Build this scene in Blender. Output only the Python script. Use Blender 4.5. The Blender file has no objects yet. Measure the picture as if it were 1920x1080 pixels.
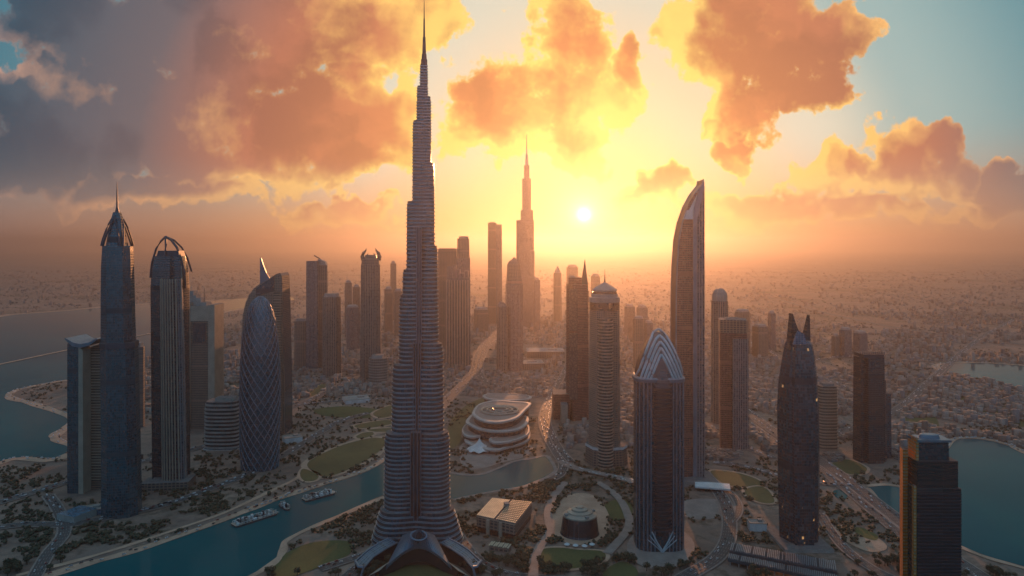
import bpy, bmesh, math, random
import numpy as np
from mathutils import Vector, Matrix

# ------------------------------------------------------------------ scene, camera, sky, sun
S = bpy.context.scene
COL = S.collection
F = 1280.0 / 1920.0            # focal length as a fraction of the picture width
HCAM = 450.0                   # camera height above the ground (m)
HORIZON = 460.0
SUN_AZ, SUN_EL = math.radians(6.0), math.radians(6.5)
SUNDIR = Vector((math.sin(SUN_AZ) * math.cos(SUN_EL), math.cos(SUN_AZ) * math.cos(SUN_EL), math.sin(SUN_EL)))

cam = bpy.data.objects.new('camera', bpy.data.cameras.new('camera'))
COL.objects.link(cam)
cam.location = (0, 0, HCAM)
cam.rotation_euler = (math.radians(90), 0, 0)
cam.data.sensor_width = 36.0
cam.data.lens = 36.0 * F
cam.data.shift_y = -(540.0 - HORIZON) / 1920.0
cam.data.clip_start = 1.0
cam.data.clip_end = 200000.0
S.camera = cam
S.view_settings.view_transform = 'Standard'
S.view_settings.look = 'None'
S.view_settings.gamma = 1.0
S.view_settings.exposure = 0.2
S.cycles.volume_bounces = 1
S.cycles.max_bounces = 6
S.cycles.diffuse_bounces = 2
S.cycles.glossy_bounces = 3
S.cycles.use_denoising = True
S.cycles.sample_clamp_indirect = 4.0


def lin(r, g, b):
    f = lambda c: (c / 255 / 12.92) if c / 255 <= 0.04045 else ((c / 255 + 0.055) / 1.055) ** 2.4
    return (f(r), f(g), f(b), 1.0)


class NB:
    """small helper that chains shader nodes"""
    def __init__(self, nt):
        self.nt = nt

    def put(self, sock, v):
        if v is None:
            return
        if isinstance(v, bpy.types.NodeSocket):
            self.nt.links.new(v, sock)
        else:
            if sock.type == 'RGBA' and hasattr(v, '__len__') and len(v) == 3:
                v = tuple(v) + (1.0,)
            sock.default_value = v

    def node(self, t, **props):
        n = self.nt.nodes.new(t)
        for k, v in props.items():
            setattr(n, k, v)
        return n

    def m(self, op, a, b=None, c=None, clamp=False):
        n = self.node('ShaderNodeMath', operation=op, use_clamp=clamp)
        for s, v in zip(n.inputs, (a, b, c)):
            self.put(s, v)
        return n.outputs[0]

    def v(self, op, a, b=None, c=None):
        n = self.node('ShaderNodeVectorMath', operation=op)
        for s, v in zip(n.inputs, (a, None if op == 'SCALE' else b, c)):
            self.put(s, v)
        if op == 'SCALE':
            self.put(n.inputs['Scale'], b)
        return n.outputs['Value'] if op in ('DOT_PRODUCT', 'LENGTH', 'DISTANCE') else n.outputs[0]

    def mix(self, f, a, b, blend='MIX'):
        n = self.node('ShaderNodeMix', data_type='RGBA', blend_type=blend)
        n.clamp_factor = True
        self.put(n.inputs[0], f); self.put(n.inputs[6], a); self.put(n.inputs[7], b)
        return n.outputs[2]

    def smooth(self, x, lo, hi, a=0.0, b=1.0):
        n = self.node('ShaderNodeMapRange', interpolation_type='SMOOTHSTEP')
        self.put(n.inputs[0], x)
        for i, q in enumerate((lo, hi, a, b)):
            self.put(n.inputs[1 + i], q)
        return n.outputs[0]

    def ramp(self, x, stops, interp='LINEAR'):
        n = self.node('ShaderNodeValToRGB')
        n.color_ramp.interpolation = interp
        e = n.color_ramp.elements
        while len(e) < len(stops):
            e.new(0.5)
        for el, (p, c) in zip(e, stops):
            el.position = p
            el.color = c if len(c) == 4 else tuple(c) + (1.0,)
        self.put(n.inputs[0], x)
        return n.outputs[0]

    def noise(self, vec, scale, detail=4.0, rough=0.5, out='Fac', dist=0.0, lac=2.0, dim='3D'):
        n = self.node('ShaderNodeTexNoise', noise_dimensions=dim)
        self.put(n.inputs['Vector'], vec)
        n.inputs['Scale'].default_value = scale
        n.inputs['Detail'].default_value = detail
        n.inputs['Roughness'].default_value = rough
        n.inputs['Lacunarity'].default_value = lac
        n.inputs['Distortion'].default_value = dist
        return n.outputs[out]

    def sep(self, vec):
        n = self.node('ShaderNodeSeparateXYZ')
        self.put(n.inputs[0], vec)
        return n.outputs

    def comb(self, x, y, z):
        n = self.node('ShaderNodeCombineXYZ')
        for s, q in zip(n.inputs, (x, y, z)):
            self.put(s, q)
        return n.outputs[0]


def uv_of(px, py):
    return ((px - 960) / 1280.0, (460 - py) / 1280.0)


# cumulus masses of the evening sky: direction of the centre and angular half sizes, flat base (or None)
CLOUDS = [  # px, py, rx, ry, base
    (330, 30, 360, 150, None), (330, 130, 300, 110, None), (120, 235, 230, 125, 352), (420, 240, 330, 120, 352), (640, 262, 165, 90, 338),
    (690, 55, 120, 85, None), (790, 40, 85, 75, None), (660, 150, 70, 60, None), (690, 215, 50, 50, None), (20, 265, 190, 90, 352), (560, 312, 190, 52, 360),
    (1055, 95, 80, 112, None), (1180, 125, 40, 72, None), (1000, 215, 165, 95, 302), (900, 240, 90, 60, 302), (1060, 240, 80, 60, None),
    (1415, 60, 138, 160, None), (1420, 200, 85, 110, 292), (1330, 275, 40, 30, 296), (1570, 60, 70, 75, None), (1545, 165, 60, 60, None),
    (1375, 310, 45, 20, None), (1238, 345, 32, 36, 388), (1215, 372, 62, 26, 389),
    (1560, 330, 62, 50, 374), (1720, 300, 95, 85, 376), (1745, 262, 52, 55, None), (1850, 350, 80, 42, 402), (1925, 352, 50, 35, 398), (1680, 340, 80, 55, 376), (1440, 385, 120, 36, 416),
    (1620, 395, 200, 24, 416), (300, 372, 190, 36, 402), (640, 395, 120, 22, 408), (15, 170, 34, 26, None), (75, 140, 26, 22, None),
]

THIN = [(420, 240, 60, 75, .55), (690, 60, 100, 95, .5), (820, 45, 80, 80, .6), (700, 200, 60, 60, .7), (1280, 85, 55, 130, .75), (1185, 130, 45, 80, .7), (1330, 205, 60, 80, .8),
        (1590, 60, 60, 70, .8), (1000, 290, 150, 50, .5), (1100, 230, 70, 70, .6), (1420, 40, 50, 80, .25), (130, 335, 80, 22, .7), (1700, 270, 60, 60, .6), (1525, 320, 30, 40, .6), (880, 260, 60, 60, .5)]


def cloud_group():
    g = bpy.data.node_groups.new('cloud_field', 'ShaderNodeTree')
    g.interface.new_socket('P', in_out='INPUT', socket_type='NodeSocketVector')
    g.interface.new_socket('D', in_out='OUTPUT', socket_type='NodeSocketFloat')
    g.interface.new_socket('E', in_out='OUTPUT', socket_type='NodeSocketFloat')
    b = NB(g)
    gi, go = b.node('NodeGroupInput'), b.node('NodeGroupOutput')
    p0 = gi.outputs[0]
    half = (0.5, 0.5, 0.5)
    w1 = b.v('SCALE', b.v('SUBTRACT', b.noise(p0, 6.0, 2.0, 0.5, 'Color', dim='2D'), half), 0.10)
    w2 = b.v('SCALE', b.v('SUBTRACT', b.noise(p0, 24.0, 3.0, 0.55, 'Color', dim='2D'), half), 0.05)
    warp = b.v('ADD', w1, w2)
    p = b.v('MULTIPLY', b.v('ADD', p0, warp), (1, 1, 0))
    acc = None
    for px, py, rx, ry, base in CLOUDS:
        u, v = uv_of(px, py)
        rx, ry = rx / 1280 * 1.12, ry / 1280 * 1.12
        d = b.v('MULTIPLY_ADD', p, (1 / rx, 1 / ry, 0), (-u / rx, -v / ry, 0))
        q = b.m('SUBTRACT', 1.0, b.v('DOT_PRODUCT', d, d))
        if base is not None:
            vb = uv_of(0, base)[1]
            q = b.m('MINIMUM', q, b.v('DOT_PRODUCT', b.v('MULTIPLY_ADD', p, (0, 22, 0), (0, -vb * 22, 0)), (0, 1, 0)))
        acc = q if acc is None else b.m('SMOOTH_MAX', acc, q, 0.12)
    acc = b.m('MAXIMUM', acc, -1.2)
    n1 = b.noise(p0, 15.0, 8.0, 0.6, 'Fac', 0.0, dim='2D')
    vo = b.node('ShaderNodeTexVoronoi', feature='F1', voronoi_dimensions='2D', normalize=True)
    b.put(vo.inputs['Vector'], b.v('ADD', p0, b.v('SCALE', w2, 0.5)))
    vo.inputs['Scale'].default_value = 22.0
    vo.inputs['Detail'].default_value = 4.0
    vo.inputs['Roughness'].default_value = 0.6
    bill = b.m('SUBTRACT', 0.42, vo.outputs['Distance'])
    D = b.m('MULTIPLY_ADD', b.m('SUBTRACT', n1, 0.5), 2.3, b.m('MULTIPLY', b.m('MINIMUM', acc, 0.6), 1.05))
    D = b.m('MULTIPLY_ADD', bill, 0.95, D)
    # smooth thickness used for the light, thinner where the cloud lets the sun through
    E = b.m('MULTIPLY_ADD', b.m('SUBTRACT', b.noise(p0, 7.0, 3.0, 0.5, 'Fac', 0.0, dim='2D'), 0.5), 2.3, b.m('MULTIPLY', b.m('MINIMUM', acc, 0.8), 1.15))
    for px, py, rx, ry, k in THIN:
        u, v = uv_of(px, py)
        d = b.v('MULTIPLY_ADD', p, (1280 / rx, 1280 / ry, 0), (-u * 1280 / rx, -v * 1280 / ry, 0))
        E = b.m('SUBTRACT', E, b.m('MULTIPLY', b.m('MAXIMUM', b.m('SUBTRACT', 1.0, b.v('DOT_PRODUCT', d, d)), 0.0), k))
    g.links.new(D, go.inputs[0])
    g.links.new(E, go.inputs[1])
    return g


def make_world():
    w = bpy.data.worlds.new('World')
    S.world = w
    w.use_nodes = True
    w.cycles.sampling_method = 'MANUAL'
    w.cycles.sample_map_resolution = 256
    nt = w.node_tree
    nt.nodes.clear()
    b = NB(nt)
    tc = b.node('ShaderNodeTexCoord')
    d = b.v('NORMALIZE', tc.outputs['Generated'])
    x, y, z = b.sep(d)
    ay = b.m('MAXIMUM', b.m('ABSOLUTE', y), 0.02)
    front = b.smooth(y, -0.15, 0.25)
    u, v = b.m('DIVIDE', x, ay), b.m('DIVIDE', z, ay)
    p = b.comb(u, v, 0.0)
    # clear sky: physical sky plus the warm scattering around the low sun
    sky = b.node('ShaderNodeTexSky', sky_type='NISHITA')
    sky.sun_disc = False
    sky.sun_elevation = SUN_EL
    sky.sun_rotation = SUN_AZ
    sky.altitude = 450
    sky.air_density = 1.0
    sky.dust_density = 3.0
    sky.ozone_density = 2.0
    nish = b.v('MULTIPLY', sky.outputs[0], (0.08, 0.08, 0.08))
    su, sv = uv_of(1095, 403)
    ds = Vector((su, 1.0, sv)).normalized()
    ang = b.m('ARCCOSINE', b.v('DOT_PRODUCT', d, tuple(ds)))          # angle to the visible sun
    el = b.m('ABSOLUTE', z)
    near = b.ramp(b.m('DIVIDE', ang, 1.2), [(0.0, lin(226, 180, 84)), (0.06, lin(218, 178, 106)), (0.17, lin(218, 194, 158)), (0.28, lin(208, 206, 186)), (0.37, lin(146, 176, 174)), (0.52, lin(84, 138, 148)), (0.72, lin(50, 104, 124)), (1.0, lin(40, 74, 100))], 'EASE')
    low = b.ramp(b.m('DIVIDE', ang, 1.2), [(0.0, lin(245, 180, 70)), (0.12, lin(238, 165, 82)), (0.3, lin(208, 144, 100)), (0.5, lin(176, 130, 110)), (0.75, lin(140, 118, 118)), (1.0, lin(88, 92, 112))], 'EASE')
    base = b.mix(b.smooth(el, 0.0, 0.16, 1.0, 0.0), near, low)
    base = b.mix(0.12, base, nish)
    # clouds
    grp = cloud_group()

    def field(vec):
        n = b.node('ShaderNodeGroup')
        n.node_tree = grp
        nt.links.new(vec, n.inputs[0])
        return n.outputs
    tosun = b.v('SUBTRACT', (su, sv, 0.0), p)
    dist = b.v('LENGTH', tosun)
    tdir = b.v('NORMALIZE', tosun)
    (D0, E0), (_, E1), (_, E2) = (field(q)[:] for q in (p, b.v('ADD', p, b.v('SCALE', tdir, 0.03)), b.v('ADD', p, b.v('SCALE', tdir, 0.08))))
    cov = b.m('MULTIPLY', b.smooth(D0, 0.0, 0.32), front)
    pos = lambda s: b.m('MAXIMUM', s, 0.0)
    depth = b.m('ADD', b.m('MULTIPLY', pos(E0), 1.0), b.m('ADD', b.m('MULTIPLY', pos(E1), 1.0), b.m('MULTIPLY', pos(E2), 0.8)))
    T = b.m('POWER', 2.718, b.m('MULTIPLY', depth, -1.15))
    rim = b.smooth(D0, 0.05, 0.5, 0.4, 0.0)
    T = b.m('ADD', T, b.m('MULTIPLY', rim, b.smooth(dist, 0.1, 0.65, 1.0, 0.1)))
    T = b.m('ADD', T, b.m('MULTIPLY', b.m('SUBTRACT', b.m('MINIMUM', D0, 1.0), 0.5), -0.34), clamp=True)
    dn = b.m('DIVIDE', dist, 0.9)
    bright = b.ramp(dn, [(0.0, lin(255, 235, 120)), (0.28, lin(255, 218, 112)), (0.5, lin(255, 196, 108)), (0.75, lin(238, 172, 120)), (1.0, lin(170, 140, 130))])
    darkc = b.ramp(dn, [(0.0, lin(236, 150, 70)), (0.2, lin(228, 144, 82)), (0.38, lin(210, 130, 84)), (0.56, lin(184, 114, 86)), (0.74, lin(108, 98, 102)), (1.0, lin(58, 84, 100))])
    # bases and lower fringes pick up the colour of the low sun
    ccol = b.mix(b.m('MULTIPLY', b.m('SUBTRACT', T, 0.08), 1.5, clamp=True), darkc, bright)
    lay = b.smooth(b.noise(b.v('ADD', p, b.v('SCALE', b.noise(p, 20.0, 4.0, 0.6, 'Color', dim='2D'), 0.04)), 5.2, 6.0, 0.52, 'Fac', 0.0, dim='2D'), 0.45, 0.62)
    lay = b.m('MULTIPLY', lay, b.m('SUBTRACT', 1.0, T))
    ccol = b.mix(b.m('MULTIPLY', lay, 0.85), ccol, b.v('MULTIPLY', ccol, (0.7, 0.72, 0.77)))
    far_low = b.smooth(el, 0.02, 0.13, 0.55, 0.0)
    ccol = b.mix(far_low, ccol, base)
    colr = b.mix(b.m('MULTIPLY', cov, 0.97), base, ccol)
    # glow of the sun itself
    g1 = b.m('POWER', 2.718, b.m('MULTIPLY', b.m('POWER', b.m('DIVIDE', ang, 0.0075), 2.0), -1.0))
    g2 = b.m('POWER', 2.718, b.m('DIVIDE', ang, -0.05))
    g3 = b.m('POWER', 2.718, b.m('DIVIDE', ang, -0.016))
    glow = b.v('ADD', b.v('SCALE', (1.0, 0.93, 0.7), b.m('ADD', b.m('MULTIPLY', g1, 2.5), b.m('MULTIPLY', g3, 1.2))), b.v('SCALE', (1.0, 0.75, 0.22), b.m('MULTIPLY', g2, 0.15)))
    colr = b.v('ADD', colr, b.v('SCALE', glow, 1.0))
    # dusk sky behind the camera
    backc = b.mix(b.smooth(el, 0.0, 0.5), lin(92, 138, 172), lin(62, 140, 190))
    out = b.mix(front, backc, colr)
    out = b.mix(b.smooth(z, -0.05, 0.0, 0.85, 0.0), out, b.mix(front, (0.02, 0.06, 0.085), (0.05, 0.04, 0.04)))
    out = b.mix(b.m('MULTIPLY', b.smooth(z, 0.4, 0.7), 0.6), out, (0.33, 0.43, 0.5))      # added brightness overhead, out of frame, to light the ground
    bg = b.node('ShaderNodeBackground')
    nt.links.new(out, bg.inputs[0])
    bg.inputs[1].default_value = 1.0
    wo = b.node('ShaderNodeOutputWorld')
    nt.links.new(bg.outputs[0], wo.inputs[0])


make_world()
sun = bpy.data.objects.new('sun', bpy.data.lights.new('sun', 'SUN'))
COL.objects.link(sun)
sun.data.energy = 3.4
sun.data.angle = math.radians(0.5)
sun.data.color = (1.0, 0.39, 0.15)
sun.rotation_euler = (-SUNDIR).to_track_quat('-Z', 'Y').to_euler()

# ------------------------------------------------------------------ helpers
R = random.Random(7)
NR = np.random.default_rng(11)
FP = 1280.0


def at(px, py, z=0.0):
    """point of height z that is seen at this place of the photograph"""
    y = FP * (HCAM - z) / (py - HORIZON)
    return Vector(((px - 960.0) / FP * y, y, z))


def tag(o, label=None, cat=None, group=None, kind=None):
    if label: o['label'] = label
    if cat: o['category'] = cat
    if group: o['group'] = group
    if kind: o['kind'] = kind
    return o


def empty(name, loc, label, cat, group=None, rz=0.0):
    o = bpy.data.objects.new(name, None)
    COL.objects.link(o)
    o.location = loc
    o.rotation_euler.z = rz
    o.empty_display_size = 5
    return tag(o, label, cat, group)


class MB:
    """collects faces with materials and UVs (metres along the wall, metres up) for one mesh object"""
    def __init__(self):
        self.v, self.f, self.m, self.u = [], [], [], []

    def face(self, pts, mat=0, uvs=None):
        i = len(self.v)
        self.v.extend([tuple(p) for p in pts])
        self.f.append(tuple(range(i, i + len(pts))))
        self.m.append(mat)
        self.u.extend(uvs if uvs is not None else [(p[0], p[1]) for p in pts])

    def loft(self, rings, mat=0, top=None, bottom=False, close=True, u0=0.0):
        """rings: lists of xyz with equal counts, bottom to top; side faces share vertices"""
        n = len(rings[0])
        k = max(range(len(rings)), key=lambda j: sum((Vector(rings[j][i]) - Vector(rings[j][i - 1])).length for i in range(n)))
        us = [u0]
        for i in range(n):
            a, b = rings[k][i], rings[k][(i + 1) % n]
            us.append(us[-1] + math.dist(a, b))
        base = len(self.v)
        for r in rings:
            self.v.extend([tuple(p) for p in r])
        mm = mat if isinstance(mat, (list, tuple)) else [mat] * (len(rings) - 1)
        cnt = n if close else n - 1
        # running length up the wall where a ring does not rise
        vs, hv = [], rings[0][0][2]
        for j, r in enumerate(rings):
            vs.append([p[2] for p in r])
        for j in range(len(rings) - 1):
            for i in range(cnt):
                i2 = (i + 1) % n
                self.f.append((base + j * n + i, base + j * n + i2, base + (j + 1) * n + i2, base + (j + 1) * n + i))
                self.m.append(mm[j])
                self.u.extend([(us[i], vs[j][i]), (us[i + 1], vs[j][i2]), (us[i + 1], vs[j + 1][i2]), (us[i], vs[j + 1][i])])
        if top is not None:
            self.f.append(tuple(base + (len(rings) - 1) * n + i for i in range(n)))
            self.m.append(top)
            self.u.extend([(p[0], p[1]) for p in rings[-1]])
        if bottom:
            self.f.append(tuple(base + i for i in reversed(range(n))))
            self.m.append(mm[0])
            self.u.extend([(p[0], p[1]) for p in reversed(rings[0])])

    def box(self, x, y, z0, z1, w, d, rot=0.0, mat=0, top=None, taper=1.0):
        c, s = math.cos(rot), math.sin(rot)
        def ring(z, k):
            return [(x + (a * c - b * s) * k, y + (a * s + b * c) * k, z) for a, b in ((-w / 2, -d / 2), (w / 2, -d / 2), (w / 2, d / 2), (-w / 2, d / 2))]
        self.loft([ring(z0, 1), ring(z1, taper)], mat, mat if top is None else top, bottom=True)

    def tube(self, pts, rad, n=6, mat=0):
        pts = [Vector(p) for p in pts]
        rads = rad if isinstance(rad, (list, tuple)) else [rad] * len(pts)
        rings = []
        for i, p in enumerate(pts):
            t = (pts[min(i + 1, len(pts) - 1)] - pts[max(i - 1, 0)]).normalized()
            a = t.cross(Vector((0, 0, 1)) if abs(t.z) < 0.92 else Vector((0, 1, 0))).normalized()
            b = a.cross(t)
            rings.append([tuple(p + (a * math.cos(q) + b * math.sin(q)) * rads[i]) for q in [2 * math.pi * k / n for k in range(n)]])
        self.loft(rings, mat, mat, bottom=True)

    def extrude(self, poly, y0, y1, mat=0, side=None, top=None):
        """poly: (x, z) outline counter-clockwise seen from the front (-y); extruded from y0 back to y1"""
        side = mat if side is None else side
        self.face([(x, y0, z) for x, z in poly], mat, [(x, z) for x, z in poly])
        self.face([(x, y1, z) for x, z in reversed(poly)], mat, [(x, z) for x, z in reversed(poly)])
        n = len(poly)
        for i in range(n):
            (xa, za), (xb, zb) = poly[i], poly[(i + 1) % n]
            m = side
            if top is not None and abs(xb - xa) > 0.5 * abs(zb - za) and za > 1:
                m = top
            self.face([(xa, y0, za), (xa, y1, za), (xb, y1, zb), (xb, y0, zb)], m, [(y0, za), (y1, za), (y1, zb), (y0, zb)])

    def ribbon(self, pts, width, z, mat=0):
        """flat strip along a polyline of ground points"""
        pts = [Vector((p[0], p[1], 0)) for p in pts]
        ws = width if isinstance(width, (list, tuple)) else [width] * len(pts)
        run, prev = 0.0, None
        for i, p in enumerate(pts):
            t = (pts[min(i + 1, len(pts) - 1)] - pts[max(i - 1, 0)]).normalized()
            nrm = Vector((-t.y, t.x, 0))
            if i:
                run += (p - pts[i - 1]).length
            cur = (p + nrm * ws[i] / 2, p - nrm * ws[i] / 2, run, ws[i])
            if prev:
                self.face([(*prev[1].xy, z), (*cur[1].xy, z), (*cur[0].xy, z), (*prev[0].xy, z)], mat,
                          [(prev[3], prev[2]), (cur[3], cur[2]), (0, cur[2]), (0, prev[2])])
            prev = cur

    def sheet(self, pts, z, mat=0):
        pts = [(p[0], p[1], z) for p in pts]
        a = sum(pts[i - 1][0] * pts[i][1] - pts[i][0] * pts[i - 1][1] for i in range(len(pts)))
        if a < 0:
            pts.reverse()
        self.face(pts, mat)

    def build(self, name, mats, parent=None, loc=None, smooth=False):
        me = bpy.data.meshes.new(name)
        me.from_pydata(self.v, [], self.f)
        mats = mats if isinstance(mats, (list, tuple)) else [mats]
        for m in mats:
            me.materials.append(m)
        me.polygons.foreach_set('material_index', self.m)
        if smooth:
            me.polygons.foreach_set('use_smooth', [True] * len(self.f))
        uv = me.uv_layers.new(name='wall')
        uv.data.foreach_set('uv', np.array(self.u, dtype=np.float32).ravel())
        me.update()
        o = bpy.data.objects.new(name, me)
        COL.objects.link(o)
        if parent: o.parent = parent
        if loc is not None: o.location = loc
        return o


def unit(shape, n=40, rot=0.0):
    """outline inside the square -1..1"""
    if shape == 'rect':
        c = 0.96
        p = [(-1, -c), (-c, -1), (c, -1), (1, -c), (1, c), (c, 1), (-c, 1), (-1, c)]
    elif shape == 'oct':
        c = 0.55
        p = [(-1, -c), (-c, -1), (c, -1), (1, -c), (1, c), (c, 1), (-c, 1), (-1, c)]
    elif shape == 'cross':
        a = 0.6
        p = [(-1, -a), (-a, -a), (-a, -1), (a, -1), (a, -a), (1, -a), (1, a), (a, a), (a, 1), (-a, 1), (-a, a), (-1, a)]
    elif shape == 'ell':
        p = [(math.cos(2 * math.pi * i / n), math.sin(2 * math.pi * i / n)) for i in range(n)]
    elif shape == 'sup':
        p = []
        for i in range(n):
            t = 2 * math.pi * i / n
            c, s = math.cos(t), math.sin(t)
            p.append((math.copysign(abs(c) ** 0.55, c), math.copysign(abs(s) ** 0.55, s)))
    elif shape == 'tri':
        p = []
        for i in range(n):
            t = 2 * math.pi * i / n
            r = 0.6 + 0.4 * max(math.exp(-((((t - q + math.pi) % (2 * math.pi)) - math.pi) / 0.6) ** 2) for q in (math.radians(205), math.radians(335), math.radians(90)))
            p.append((r * math.cos(t), r * math.sin(t)))
    else:
        p = list(shape)
    c, s = math.cos(rot), math.sin(rot)
    p = [(x * c - y * s, x * s + y * c) for x, y in p]
    x0, x1 = min(q[0] for q in p), max(q[0] for q in p)
    y0, y1 = min(q[1] for q in p), max(q[1] for q in p)
    return [((x - (x0 + x1) / 2) * 2 / (x1 - x0), (y - (y0 + y1) / 2) * 2 / (y1 - y0)) for x, y in p]


class Tower:
    """a building whose measures are read in photograph pixels at its own distance"""
    def __init__(self, name, px, base, label, cat='skyscraper', group=None, dist=None):
        self.y = dist or FP * HCAM / (base - HORIZON)
        self.s = self.y / FP
        self.px = px
        self.root = empty(name, ((px - 960) * self.s, self.y, 0), label, cat, group)
        FOOT.append((self.root.location.x, self.y, 0))

    def x(self, px): return (px - self.px) * self.s
    def z(self, py): return max(0.0, HCAM + (HORIZON - py) * self.s)

    def rows(self, rows, shape='rect', dr=0.9, rot=0.0, yo=0.0, n=40, dmin=None):
        """rings from (py, left px, right px[, depth ratio]); py None = ground"""
        un = unit(shape, n, rot)
        out = []
        for r in rows:
            z = 0.0 if r[0] is None else self.z(r[0])
            xa, xb = self.x(r[1]), self.x(r[2])
            w = (xb - xa) / 2
            d = w * (r[3] if len(r) > 3 else dr)
            if dmin: d = max(d, dmin)
            out.append([((xa + xb) / 2 + p[0] * w, yo + p[1] * d, z) for p in un])
        return out

    def stack(self, name, rows, mats, shape='rect', dr=0.9, rot=0.0, yo=0.0, smooth=False, top=None, n=40, parent=None, bands=None, dmin=None):
        """a shaft lofted through the rows; bands = (floor height, slab height, overhang) adds projecting floor slabs as real rims"""
        mb = MB()
        rings = self.rows(rows, shape, dr, rot, yo, n, dmin)
        if bands:
            fh, sh, oh = bands
            out, mm = [], []
            for a, b in zip(rings[:-1], rings[1:]):
                za, zb = a[0][2], b[0][2]
                k = max(1, int(round((zb - za) / fh)))
                if zb - za < 0.5: continue
                ca = Vector((sum(p[0] for p in a) / len(a), sum(p[1] for p in a) / len(a)))
                for j in range(k):
                    def ring(t, o):
                        rr = []
                        for p, q in zip(a, b):
                            x, y, z = (p[i] + (q[i] - p[i]) * t for i in range(3))
                            dd = Vector((x - ca.x, y - ca.y))
                            L = max(dd.length, 1e-3)
                            rr.append((x + dd.x / L * o, y + dd.y / L * o, z))
                        return rr
                    t0, t1, t2 = j / k, (j + sh) / k, (j + 1) / k
                    for rg in (ring(t0, oh), ring(t1, oh), ring(t1, 0), ring(t2, 0)):
                        out.append(rg)
                    mm += [1, 1, 0, 1]
            mb.loft(out, mm[:len(out) - 1], 1 if top is None else top)
        else:
            mb.loft(rings, 0, (len(mats) - 1 if isinstance(mats, (list, tuple)) else 0) if top is None else top)
        return mb.build(name, mats, parent or self.root, smooth=smooth)

    def profile(self, name, poly, y0, y1, mats, side=None, top=None, parent=None):
        mb = MB()
        p = [(self.x(a), 0.0 if b is None else self.z(b)) for a, b in poly]
        ar = sum(p[i - 1][0] * p[i][1] - p[i][0] * p[i - 1][1] for i in range(len(p)))
        if ar < 0: p.reverse()
        mb.extrude(p, y0, y1, 0, side, top)
        return mb.build(name, mats, parent or self.root)

    def tubes(self, name, paths, rad, mat, n=5, parent=None, yo=0.0):
        """paths in (px, py[, y offset in m])"""
        mb = MB()
        for pth in paths:
            mb.tube([(self.x(q[0]), (q[2] if len(q) > 2 else yo), self.z(q[1])) for q in pth], rad, n)
        return mb.build(name, mat, parent or self.root)

    def block(self, name, px0, px1, top, mats, d, yo=0.0, bottom=None, rot=0.0, topm=None, parent=None):
        mb = MB()
        mb.box((self.x(px0) + self.x(px1)) / 2, yo, 0.0 if bottom is None else self.z(bottom), self.z(top), self.x(px1) - self.x(px0), d, rot, 0,
               topm if topm is not None else (len(mats) - 1 if isinstance(mats, (list, tuple)) else 0))
        return mb.build(name, mats, parent or self.root)


FOOT = []
MATS = {}


def new_mat(name):
    m = bpy.data.materials.new(name)
    m.use_nodes = True
    m.node_tree.nodes.clear()
    b = NB(m.node_tree)
    out = b.node('ShaderNodeOutputMaterial')
    p = b.node('ShaderNodeBsdfPrincipled')
    m.node_tree.links.new(p.outputs[0], out.inputs[0])
    return m, b, p


def plain(name, col, rough=0.7, metal=0.0, var=0.25, scale=0.05, ior=1.5):
    """painted or stone surface with large and small stains"""
    if name in MATS: return MATS[name]
    m, b, p = new_mat(name)
    co = b.node('ShaderNodeTexCoord').outputs['Object']
    n = b.m('ADD', b.m('MULTIPLY', b.noise(co, scale, 5.0, 0.6), 0.65), b.m('MULTIPLY', b.noise(co, scale * 14, 3.0, 0.6), 0.35))
    c = Vector(col[:3])
    b.put(p.inputs['Base Color'], b.mix(b.smooth(n, 0.3, 0.7), tuple(c * (1 - var)), tuple(c * (1 + var))))
    b.put(p.inputs['Roughness'], rough)
    b.put(p.inputs['Metallic'], metal)
    b.put(p.inputs['IOR'], ior)
    MATS[name] = m
    return m


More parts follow.
